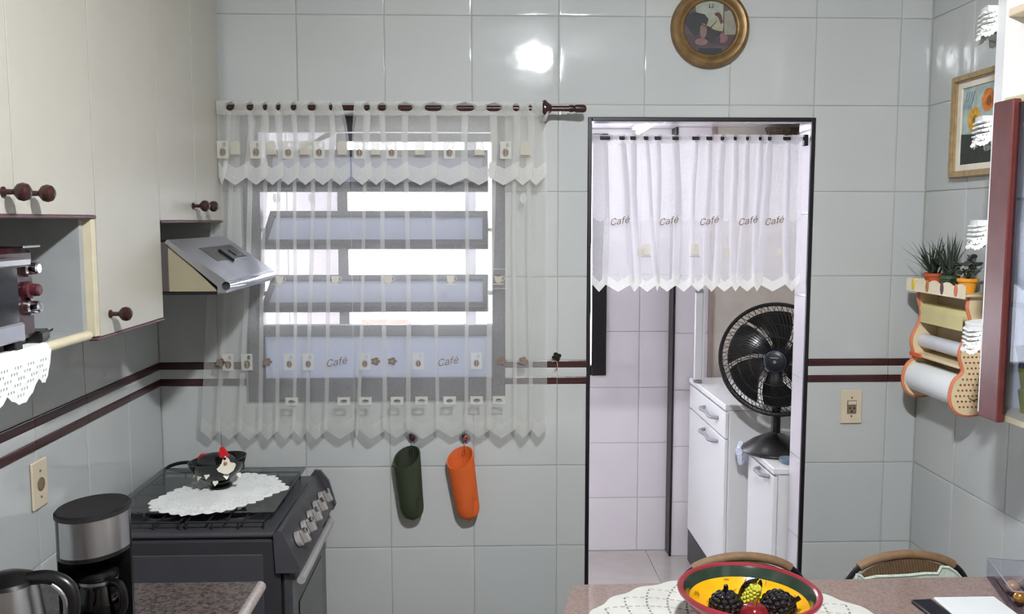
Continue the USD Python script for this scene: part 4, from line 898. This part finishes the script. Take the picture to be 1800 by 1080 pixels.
# potted plants on the shelf
def pot(name, label, loc, r, h, mpot, kind, seed):
    t = thing(name, label, 'potted plant', loc); rr = random.Random(seed)
    obj('pot', T(lathe([(0, 0), (r * .72, 0), (r * .95, h * .75), (r * 1.08, h * .78), (r * 1.08, h), (r * .92, h), (r * .90, h * .82), (0, h * .8)], 28)), mpot, t)
    obj('soil', cyl(r * .89, (0, 0, h * .8), (0, 0, h * .86), 20), plain('soil', (50, 40, 34), .95) if seed == 1 else '/World/Looks/soil', t)
    for k in range(34 if kind == 'blade' else 30):
        a = rr.uniform(0, 2 * PI)
        if kind == 'blade':
            Lb = rr.uniform(.08, .165); tl = rr.uniform(.05, 1.0); p0 = np.array([rr.uniform(-.4, .4) * r, rr.uniform(-.4, .4) * r, h * .85]); dr_ = np.array([math.cos(a) * math.sin(tl), math.sin(a) * math.sin(tl), math.cos(tl)])
            if loc[0] + (p0 + dr_ * Lb)[0] > XR - .006: dr_[0] = -abs(dr_[0])
            p1 = p0 + dr_ * Lb * .55; p2 = p0 + dr_ * Lb + np.array([0, 0, -Lb * .12 * tl]); sd = np.cross(dr_, [0, 0, 1.0]); sd = sd / max(np.linalg.norm(sd), 1e-6) * .0032
            v = [p0 - sd, p0 + sd, p1 - sd, p1 + sd, p2]; f = [[0, 1, 3], [0, 3, 2], [2, 3, 4]]
            m = trimesh.Trimesh(v, f, process=False); m2 = m.copy(); m2.invert(); m2.vertices += np.array([0, 0, -.0004])
            obj('leaf', cat(m, m2), m_leaf, t, smooth=False)
        else:
            el = rr.uniform(.1, 1.35); R0 = rr.uniform(.025, .058); c = np.array([math.cos(a) * math.cos(el) * R0, math.sin(a) * math.cos(el) * R0, h * .9 + .02 + math.sin(el) * R0])
            if loc[0] + c[0] > XR - .018: c[0] = -abs(c[0])
            lf_ = ball(1, (0, 0, 0), (.013, .0095, .0022), 1); lf_ = T(lf_, tuple(c), rx=rr.uniform(-50, 50), ry=rr.uniform(-50, 50), rz=math.degrees(a)); obj('leaf', lf_, m_leaf2, t, smooth=60)
    if kind != 'blade': obj('stem', cat(*[tube([(0, 0, h * .84), (.018 * math.cos(a), .018 * math.sin(a), h + .03)], .0018, 5) for a in np.linspace(0, 6, 7)]), m_leaf, t)
pot('potted_plant', 'spiky grass plant in a terracotta pot on the plant shelf', (2.158, -.185, 1.5212), .029, .050, m_terra, 'blade', 1)
pot('potted_plant', 'bushy plant in a green pot in the middle of the plant shelf', (2.158, -.290, 1.5212), .029, .048, plain('green_pot', (62, 84, 58), .6), 'blade', 2)
pot('potted_plant', 'round-leaved plant in an orange yellow pot near the mahogany cabinet', (2.158, -.400, 1.5212), .029, .046, plain('orange_pot', (230, 156, 44), .6), 'round', 3)

# glass-door cabinet on the right wall, and its end shelves with lace
CX = 1.965
gc = thing('glass_cabinet', 'white wall cabinet with mahogany-framed glass door at the right edge', 'cabinet')
obj('side_panel', bx(CX, XR - .002, -.868, -.826, 1.236, 2.62, .002), m_white, gc)
obj('side_panel', bx(CX, XR - .002, -1.80, -1.78, 1.236, 2.62, .002), m_white, gc)
obj('back_panel', bx(XR - .010, XR - .002, -1.78, -.868, 1.236, 2.62, 0), m_white, gc)
for z, mm in ((1.236, m_edge), (2.040, m_edge), (2.262, plain('shelf_pale', (224, 208, 180), .5))): obj('shelf', bx(CX + .004, XR - .010, -1.78, -.869, z, z + .020, .002), mm, gc)
gdr = obj('door_stile', bx(CX - .024, CX - .002, -.958, -.872, 1.236, 2.048, .003), m_redwood, gc)
obj('door_stile', bx(CX - .024, CX - .002, -1.795, -1.72, 1.236, 2.048, .003), m_redwood, gc)
obj('door_glass', bx(CX - .010, CX - .006, -1.72, -.958, 1.258, 2.038, 0), m_cabglass, gc)
obj('glass_shelf', bx(CX + .01, XR - .012, -1.775, -.870, 1.800, 1.806, .001), m_glass, gc)
obj('glass_shelf', bx(CX + .01, XR - .012, -1.775, -.870, 1.530, 1.536, .001), m_glass, gc)
def tumbler(name, label, loc, r, h, mm, cat_='glass'):
    t = thing(name, label, cat_, loc)
    obj('cup', T(lathe([(0, 0), (r * .82, 0), (r, h), (r * .95, h), (r * .78, .006), (0, .006)], 28)), mm, t)
    obj('foot_ring', T(lathe([(r * .70, -.0004), (r * .86, -.0004), (r * .86, .006), (r * .70, .006), (r * .70, -.0004)], 28)), mm, t); return t
limeg = plain('lime_plastic', (158, 166, 52), .3)
tumbler('lime_cup', 'lime green cup behind the glass cabinet door, lower one', (2.060, -.945, 1.2572), .052, .055, limeg, 'cup')
tumbler('lime_cup', 'lime green cup stacked upper behind the glass cabinet door', (2.060, -.945, 1.3132), .054, .060, limeg, 'cup')
tumbler('dark_bowl', 'dark grey bowl stacked on the lime green cups in the cabinet', (2.060, -.945, 1.3742), .062, .050, plain('slate_glass', (74, 76, 88), .15), 'bowl')
tumbler('drinking_glass', 'tall clear glass nearer the door on the lower glass shelf', (2.030, -.960, 1.5366), .034, .135, plain('milk_glass', (214, 218, 230), .12))
tumbler('drinking_glass', 'tall clear glass at the back of the lower glass shelf', (2.115, -.930, 1.5366), .034, .135, '/World/Looks/milk_glass')
es = thing('end_shelf', 'white rounded end shelves on the side of the glass cabinet', 'shelf')
qc = [(0, 0)] + [(-.265 * math.cos(a), .190 * math.sin(a)) for a in np.linspace(0, PI / 2, 14)]
LV = (2.300, 2.020, 1.748, 1.468)
for z in LV: obj('shelf_board', T(extr(Polygon(qc), .014), (XR - .004, -.825, z - .014)), m_white, es)
for k, (z, pos) in enumerate(zip(LV, ('highest of four, near the ceiling', 'second highest, in front of the painting', 'third one down, above the plants', 'lowest, beside the roll holder'))):
    t = thing('shelf_lace', 'white lace trim on the end shelf, ' + pos, 'lace cloth', (XR - .004, -.825, z), group=None)
    a = np.linspace(.0, PI / 2, 60); v, f, rows_ = [], [], 9
    top = extr(Polygon([(0, 0)] + [(-.2655 * math.cos(q), .1905 * math.sin(q)) for q in a]), .0012, .0004)
    obj('cloth', top, m_cotton, t)
    # scalloped drop: a strip bent round the edge, cut by holes
    Ld = .36; st_ = [(0, .001)] + [(Ld * i / 80, -.054 - .024 * abs(math.sin(PI * 5.5 * i / 80)) + .003 * (i % 2)) for i in range(81)] + [(Ld, .001)]
    dp = Polygon(st_); hl = []
    for i in range(34):
        for j in range(5):
            p = (.006 + i * .0102 + .005 * (j % 2), -.014 - j * .0115)
            if (i * 2 + j) % 3 and dp.buffer(-.005).contains(Point(*p)): hl.append(ell(*p, .0017, .0021, 6))
    sheet_ = extr(dp.difference(unary_union(hl)).segmentize(.006), .0012); vv = np.array(sheet_.vertices); U0 = .036; th = np.clip(vv[:, 0] - U0, 0, None) / (Ld - U0) * PI / 2; flat_ = vv[:, 0] < U0; off = .2665 + vv[:, 2] + .005 * np.clip(-vv[:, 1] / .07, 0, 1) * np.sin(th * 22)
    sheet_.vertices = np.stack([-(off) * np.cos(th), (off - .075) * np.sin(th), vv[:, 1]], 1)
    sheet_.vertices = np.where(flat_[:, None], np.stack([-.2665 + U0 - vv[:, 0], .0015 + vv[:, 2], vv[:, 1]], 1), np.stack([-off * np.cos(th), .0015 + vv[:, 2] + (off - .075) * np.sin(th), vv[:, 1]], 1))
    obj('drop', sheet_, m_cotton, t, smooth=False)

# ================================================================== TABLE
tb = thing('dining_table', 'dining table with rose granite top at the lower right', 'table')
tp = Polygon([(.872, -.800), (.895, -.785), (2.19, -.765), (2.19, -1.75), (.70, -1.75), (.70, -1.69)])
obj('tabletop', extr(tp, .028, .722), m_granite_tab, tb)
obj('apron', cat(bx(.95, 2.15, -.86, -.84, .64, .7215), bx(.95, 2.15, -1.68, -1.66, .64, .7215), bx(.95, .97, -1.66, -.86, .64, .7215), bx(2.13, 2.15, -1.66, -.86, .64, .7215)), m_dkwood, tb)
for x in (.94, 2.148):
    for y in (-1.70, -.88): obj('leg', bx(x, x + .055, y, y + .055, 0, .722, .004), m_dkwood, tb)
# round crochet cloth
cc = (1.262, -1.150); rx_, ry_ = .402, .385
base = Polygon([(cc[0] + rx_ * math.cos(a) * (1 + .012 * math.cos(24 * a)), cc[1] + ry_ * math.sin(a) * (1 + .012 * math.cos(24 * a))) for a in np.linspace(0, 2 * PI, 240, endpoint=False)])
slits = []
for k in range(26):
    for sg in (-1, 1):
        for j in range(15):
            r = .185 + j * .0136; a = 2 * PI * k / 26 + sg * (r - .185) * 3.1
            tx, ty = 1.0, sg * 3.1 * r; ln = math.hypot(tx, ty); tx, ty = tx / ln, ty / ln
            p = [(u * tx - w * ty, u * ty + w * tx) for u, w in ((-.0062, -.0028), (.0062, -.0028), (.0062, .0028), (-.0062, .0028))]
            if r < .378: slits.append(Polygon([(cc[0] + ((r + q[0]) * math.cos(a) - q[1] * math.sin(a)) * rx_ / .40, cc[1] + ((r + q[0]) * math.sin(a) + q[1] * math.cos(a)) * ry_ / .40) for q in p]))
single('table_cloth', extr(base.difference(unary_union(slits)), .0022, .7504), m_crochet, 'round off-white crochet cloth under the painted fruit bowl', 'table cloth')
# bowl and fruit
bo = thing('fruit_bowl', 'painted bowl with burgundy rim, green band and yellow inside on the crochet cloth', 'bowl', (1.277, -1.083, .7528))
B_ = lambda p: T(lathe(p, 72))
obj('outside', B_([(0, 0), (.060, 0), (.066, .006), (.105, .035), (.145, .070), (.160, .090), (.164, .098)]), m_bowlred, bo)
obj('rim', B_([(.158, .096), (.165, .0975), (.170, .101), (.1705, .106), (.166, .1095), (.160, .109), (.1555, .105), (.154, .098)]), m_bowlred, bo)
obj('green_band', B_([(.1555, .1045), (.151, .098), (.141, .080)]), m_bowlgreen, bo)
ins = obj('yellow_inside', B_([(.141, .080), (.125, .060), (.100, .040), (.06, .022), (0, .016)]), m_bowlyel, bo)
mk = []
for k in range(46):
    a = rng.uniform(0, 2 * PI); q = rng.uniform(0, 1); r = .095 + .042 * q; z = .0365 + (.0755 - .0365) * q ** 1.15
    mk.append(T(bx(-.0065, .0065, -.0008, .0008, -.0004, .0010, 0), rz=rng.uniform(0, 180)).apply_transform(trimesh.transformations.rotation_matrix(-.75, [0, 1, 0])).apply_transform(trimesh.transformations.rotation_matrix(a, [0, 0, 1])).apply_translation([(r - .002) * math.cos(a), (r - .002) * math.sin(a), z + .0042]))
for q in mk: obj('brush_mark', q, m_bowlmark, ins, smooth=False)
def berry(label, loc, r, rz, tilt):
    t = thing('black_fruit', label, 'decorative fruit', loc, rz)
    parts_ = []
    n, m_ = 14, 9
    for i in range(m_):
        la = -PI / 2 + PI * (i + .5) / m_; kk = max(1, int(n * math.cos(la)))
        for j in range(kk):
            lo = 2 * PI * (j + .5 * (i % 2)) / kk; parts_.append(ball(r * .24, (r * .84 * math.cos(la) * math.cos(lo), r * .84 * math.cos(la) * math.sin(lo), r * .84 * math.sin(la)), sub=2))
    obj('berry', T(cat(ball(r * .86), *parts_), ry=tilt), m_grape, t, smooth=60)
    obj('stem', T(tube([(0, 0, r * .9), (.003, 0, r * 1.2), (.002, 0, r * 1.38)], [.007, .006, .0055], 8), ry=tilt), m_grape, t)
berry('black glossy fruit on the left side of the painted bowl', (1.216, -1.105, .7528 + .072), .040, 0, -4)
berry('black glossy fruit with stem on the right side of the painted bowl', (1.338, -1.118, .7528 + .074), .042, 0, 62)
co = thing('corn_cob', 'small yellow-green corn cob between the black fruits', 'decorative fruit', (1.281, -1.075, .7528 + .078), 8)
kn = []
for i in range(10):
    for j in range(10):
        a = 2 * PI * (j + .5 * (i % 2)) / 10; z = -.03 + i * .0072; r = .0145 * math.sqrt(max(.05, 1 - ((z - .0) / .046) ** 2)); kn.append(ball(.0047, (r * math.cos(a), r * math.sin(a), z), sub=1))
obj('cob', T(cat(ball(.0145, (0, 0, 0), (1, 1, 2.7)), *kn), rx=22, ry=14, s=1.15), m_corn, co, smooth=60)
obj('husk', T(cat(*[tube(spline([(.006 * math.cos(a), .006 * math.sin(a), -.036), (.017 * math.cos(a), .017 * math.sin(a), .0), (.016 * math.cos(a), .016 * math.sin(a), .034), (.006 * math.cos(a), .006 * math.sin(a), .052)], 12), [.003, .005, .007, .008, .008, .008, .008, .008, .007, .006, .004, .002], 6) for a in (.6, 1.5, 2.5)]), rx=22, ry=14, s=1.15), m_grape, co)
ap = thing('red_apple', 'dark red shiny apple at the front of the painted bowl', 'decorative fruit', (1.262, -1.178, .7528 + .082), 0)
obj('apple', T(lathe([(0, -.030), (.010, -.033), (.024, -.026), (.034, -.006), (.034, .010), (.024, .026), (.010, .029), (0, .022)], 32)), m_apple, ap, smooth=60)
obj('stem', tube([(0, 0, .022), (.003, 0, .040)], .002, 6), m_bowlmark, ap)

# chairs
def chair(label, cx_, rz, cover, coverlabel):
    t = thing('dining_chair', label, 'chair', (cx_, -.660, 0), rz)
    # local frame: x across, back at y 0, seat towards -y
    arch = spline([(-.200, .02, .44), (-.199, .03, .58), (-.188, .035, .668), (-.158, .038, .714), (-.09, .04, .748), (0, .04, .760), (.09, .04, .748), (.158, .038, .714), (.188, .035, .668), (.199, .03, .58), (.200, .02, .44)], 61)
    obj('back_frame', tube(arch, .0095, 10), m_black, t)
    a_, b_ = 20, 41
    wr_ = obj('rattan_wrap', tube(arch[a_:b_], .0135, 12), m_rattan, t)
    ins_ = Polygon([(q[0] * .90, q[2] - .012) for q in arch[10:51]] + [(.170, .52), (-.170, .52)])
    cane = T(extr(ins_, .004), (0, .036, 0), rx=90)
    pan = obj('cane_panel', cane, plain('cane_base', (110, 84, 58), .8) if cx_ < 1.6 else '/World/Looks/cane_base', t, smooth=False)
    st2 = []
    for k in range(-22, 23):
        x = k * .0085
        l = affinity.rotate(sbox(x - .002, .50, x + .002, .80), 12, origin=(x, .65)).intersection(ins_)
        if l.area > 1e-6: st2.append(T(extr(l, .003), (0, .0318, 0), rx=90))
    obj('cane_weave', cat(*st2), m_cane, pan, smooth=False)
    seat = Polygon([(-.20, 0), (.20, 0), (.215, -.36), (.16, -.40), (-.16, -.40), (-.215, -.36)]).buffer(.01)
    obj('seat', extr(seat, .035, .435), m_cane, t)
    for x, y, x2, y2 in ((-.195, .015, -.21, .05), (.195, .015, .21, .05), (-.19, -.37, -.20, -.39), (.19, -.37, .20, -.39)): obj('leg', tube([(x, y, .455), (x2, y2, 0.002)], .0105, 10), m_black, t)
    if cover:
        c_ = thing('chair_back_cover', coverlabel, 'cloth', (cx_, -.660, .010), rz)
        top_ = [(-.165, .660), (-.158, .699), (-.146, .697), (-.136, .685), (-.10, .690), (-.05, .694), (0, .693), (.05, .695), (.088, .698), (.098, .716), (.12, .712), (.145, .700), (.168, .672)]
        top2 = [(x, z + .0025 * math.sin(i * 2.1)) for i, (x, z) in enumerate(top_)]
        q = Polygon(top2 + [(.178, .56), (-.172, .56)])
        obj('cloth', cat(T(extr(q, .003), (0, .0225, 0), rx=90)), plain('mint_crochet', (208, 220, 204), .9, var=.12, scale=120, bump=.002, bscale=200), c_, smooth=False)
        obj('knitted_edge', tube([(x, .021, z) for x, z in top2], .0048, 7), '/World/Looks/mint_crochet', c_)
chair('rattan chair with bare curved back behind the fruit bowl', 1.398, 0, False, '')
chair('rattan chair with pale crochet back cover nearer the right wall', 1.893, 2, True, 'pale green crochet cover on the right rattan chair back')

# papers, phone, acrylic box
single('napkin', bx(1.822, 1.985, -1.09, -.915, .7512, .7585, .002), m_whitep, 'folded white paper napkin on the right of the table', 'napkin')
hp = thing('phone', 'black phone lying left of the white napkin', 'phone', (1.792, -1.005, .7505), 4)
obj('case', bx(-.034, .022, -.075, .075, 0, .010, .003), m_glossblk, hp)
obj('screen', bx(-.030, .018, -.066, .066, .0101, .0106, .0002), plain('screen_dark', (34, 34, 42), .1), hp)
ax = thing('acrylic_box', 'clear acrylic box of trinkets at the right edge of the table', 'box', (2.080, -.905, .7505), -16)
bx0, bx1, by0, by1, bh = -.070, .070, -.120, .120, .056
obj('wall', bx(bx0, bx0 + .003, by0, by1, 0, bh, .0005), m_acrylic, ax); obj('wall', bx(bx1 - .003, bx1, by0, by1, 0, bh, .0005), m_acrylic, ax)
obj('wall', bx(bx0 + .003, bx1 - .003, by0, by0 + .003, 0, bh, .0005), m_acrylic, ax); obj('wall', bx(bx0 + .003, bx1 - .003, by1 - .003, by1, 0, bh, .0005), m_acrylic, ax)
obj('bottom', bx(bx0 + .003, bx1 - .003, by0 + .003, by1 - .003, 0, .003, .0005), m_acrylic, ax)
rimb = plain('acrylic_edge', (150, 146, 158), .2)
obj('rim', cat(bx(bx0, bx0 + .004, by0, by1, bh, bh + .003), bx(bx1 - .004, bx1, by0, by1, bh, bh + .003), bx(bx0, bx1, by0, by0 + .004, bh, bh + .003), bx(bx0, bx1, by1 - .004, by1, bh, bh + .003)), rimb, ax)
def trinket(name, label, x, y, m, mm, mm2):
    t = thing(name, label, 'ornament', (x, y, .7541))
    obj('ornament', m, mm, t); obj('stand', cyl(.008, (0, 0, 0), (0, 0, .007), 16), mm2, t)
gl_ = plain('gilt', (226, 164, 74), .2, metal=.8); br_ = plain('brown_bead', (150, 120, 104), .4); dkb = plain('dark_bead', (44, 30, 32), .35)
trinket('gilt_ball', 'shiny gilt ball ornament inside the acrylic box', 2.026, -.962, ball(.016, (0, 0, .021)), gl_, dkb)
trinket('wooden_bead', 'round pinkish brown ornament inside the acrylic box', 2.044, -.900, ball(.018, (0, 0, .023)), br_, dkb)
trinket('dark_ornament', 'dark brown ornament at the right of the gilt ball in the box', 2.070, -.950, cat(ball(.018, (0, 0, .021), (1, 1, 1)), ball(.009, (.0, 0, .043))), dkb, dkb)
trinket('dark_ornament', 'smoky squat ornament at the back of the acrylic box', 2.090, -.890, ball(.018, (0, 0, .020), (1.1, 1, .8)), plain('smoky_bead', (96, 88, 86), .3), dkb)
